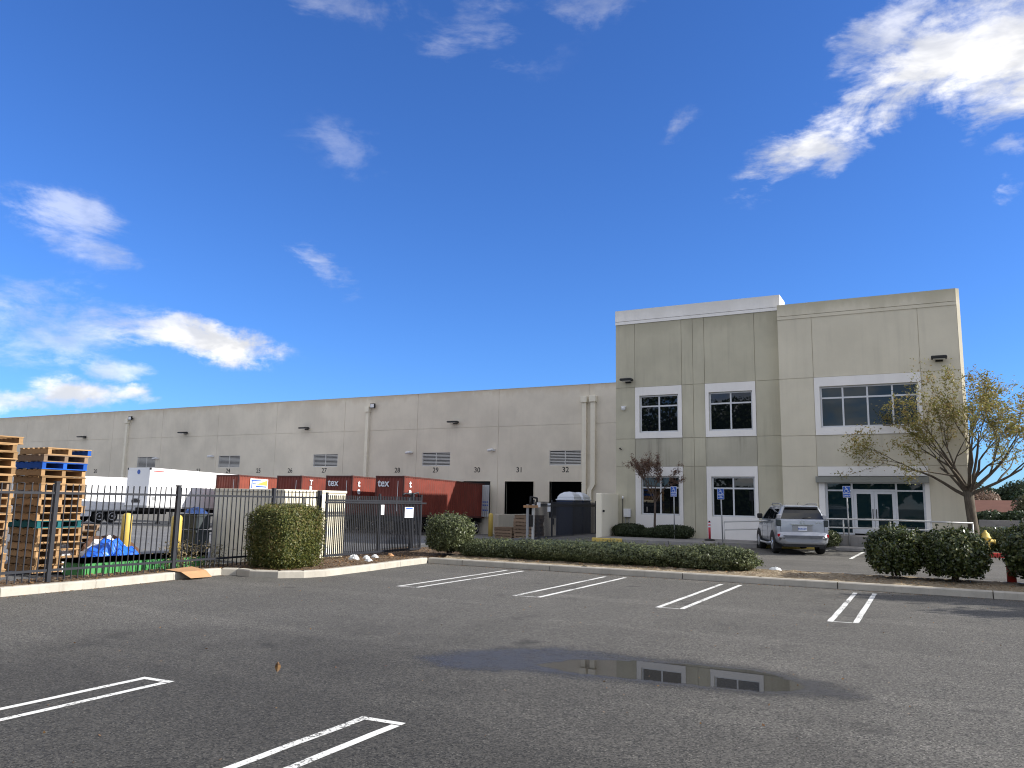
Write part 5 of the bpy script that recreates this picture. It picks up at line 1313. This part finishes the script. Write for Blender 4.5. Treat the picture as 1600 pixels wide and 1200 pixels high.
# ------------------------------------------------------------------ small litter
def scatter(name, pts, size, m, label=None):
    n = len(pts); return tag(link(name, leaf_mesh(name, np.array(pts), np.tile([0, 0, 1.], (n, 1)), size, m, 1.5, .35)), label, kind='stuff')
pts = []
while len(pts) < 2600:
    x, y = RNG.uniform(-19, -15.2), RNG.uniform(7, 27)
    if inside(bed_poly, x, y): pts.append((x, y, max(.155, g(x, y)+.03)+RNG.uniform(.012, .04)))
scatter('leaf_litter', pts, .045, DEADLEAF)
scatter('leaf_litter', [(RNG.uniform(-15, 5), RNG.uniform(23.55, 25.8), .245) for _ in range(1500)], .035, DEADLEAF)
pts = []
for _ in range(420):
    x = RNG.uniform(-17, 3); y = RNG.uniform(3, 23.2)
    if x < -15.4 and y > 14: continue
    pts.append((x, y, .008))
for _ in range(500): pts.append((RNG.uniform(-15.4, 4), 23.2-abs(RNG.normal(0, .12)), .008))
for _ in range(350):
    y = RNG.uniform(7, 16); pts.append((float(np.interp(y, [6, 10, 14, 16], [-17.5, -17.4, -17.5, -17.6]))+abs(RNG.normal(0, .12))+.03, y, .008))
scatter('leaf_litter', pts, .024, DEADLEAF)
def weeds(label, x, y, n, h, seed):
    r = np.random.default_rng(seed); mb = MB()
    for _ in range(n):
        a = r.uniform(0, 6.28); l = r.uniform(.4, 1)*h; dx, dy = r.normal(0, .35, 2)*l; bx, by = r.normal(0, .16, 2)
        mb.tube([(bx, by, 0), (bx+dx*.4, by+dy*.4, l*.6), (bx+dx, by+dy, l)], [.009, .007, .003], 3, False)
    t = thing('dry_weeds', label, 'weeds', (x, y, g(x, y)+.12)); mb.build('stalks', DRYWEED, t)
    P = np.column_stack([r.normal(0, .28, n*22), r.normal(0, .28, n*22), r.uniform(.05, h*.95, n*22)]); link('leaves', leaf_mesh('leaves', P, r.normal(0, 1, (n*22, 3)), .03, DRYWEED, 2., .3), t)
weeds('tall dry weeds growing through the fence left of the shed', -18.5, 15.3, 26, .85, 1); weeds('dry weeds behind the fence at the end of the green tray', -18.8, 16.6, 20, .7, 2)
weeds('low dry brush at the fence foot in front of the shed', -18.6, 18.4, 24, .5, 3)
o = MB().poly([(-18.0, 14.45, .24), (-17.45, 14.5, .205), (-17.5, 15.35, .20), (-18.0, 15.3, .27)]).poly([(-17.45, 14.5, .205), (-17.2, 14.62, .05), (-17.28, 15.38, .03), (-17.5, 15.35, .20)]).build('cardboard', CARD)
tag(o, 'flattened brown cardboard lying over the kerb by the fence', 'cardboard')
o = crumple('plastic_bag', -17.25, 21.3, .20, .14, .17, .15, BAG, None, 31, 14, .06, 3.2); tag(o, 'white plastic bag at the foot of the left gate leaf', 'bag')
o = crumple('plastic_bag', -4.3, 25.6, .20, .13, .09, .225, BAG, None, 32, 14, .07, 3.2); tag(o, 'white plastic bag lying at the right end of the hedge mound', 'bag')
for k, (x, y) in enumerate(((-17.3, 22.5), (-17.3, 23.4), (-17.2, 21.9), (-16.4, 21.0))):
    o = crumple('paper_scrap', x, y, .13, .10, .10, .16, CARD if k == 1 else BAG, None, 40+k, 8, .05, 3.5)
    tag(o, ['pale paper scrap under the middle of the left gate leaf', 'tan paper scrap under the far half of the left gate leaf', 'small white scrap right beside the plastic bag', 'flat white scrap on the bark toward the kerb'][k], 'litter')
def dry_leaf(label, x, y, s, rot, upright=True):
    mb = MB(); n = 6
    for side in (-1, 1):
        for k in range(n):
            f = lambda q: (side*s*.28*math.sin(math.pi*min(1, q*.95+.03)), .10*s*math.sin(3*q)+abs(.1*s*side), s*q)
            a, b = k/n, (k+1)/n; mb.poly([(0, .10*s*math.sin(3*a), s*a), f(a), f(b), (0, .10*s*math.sin(3*b), s*b)])
    M = Matrix.Rotation(rot, 4, 'Z') @ (Matrix.Identity(4) if upright else Matrix.Rotation(R(75), 4, 'X'))
    o = mb.xf(M).build('dry_leaf', DEADLEAF); o.location = (x, y, .006); return tag(o, label, 'leaf')
dry_leaf('dry curled leaf standing upright on the asphalt', -7.39, 7.72, .13, .6); dry_leaf('small brown leaf lying left of the upright leaf', -9.34, 8.3, .07, 1.2, False)
o = MB().lathe([(.10, .004), (.10, .010), (.085, .012), (.01, .012)], (-.62, 9.15-1.9, 0), 20).build('survey_cap', BLACK); tag(o, 'small round dark cap set in the asphalt at the lower right', 'cap')

for p in protos.values():
    assert p in used or True
bpy.context.view_layer.update()
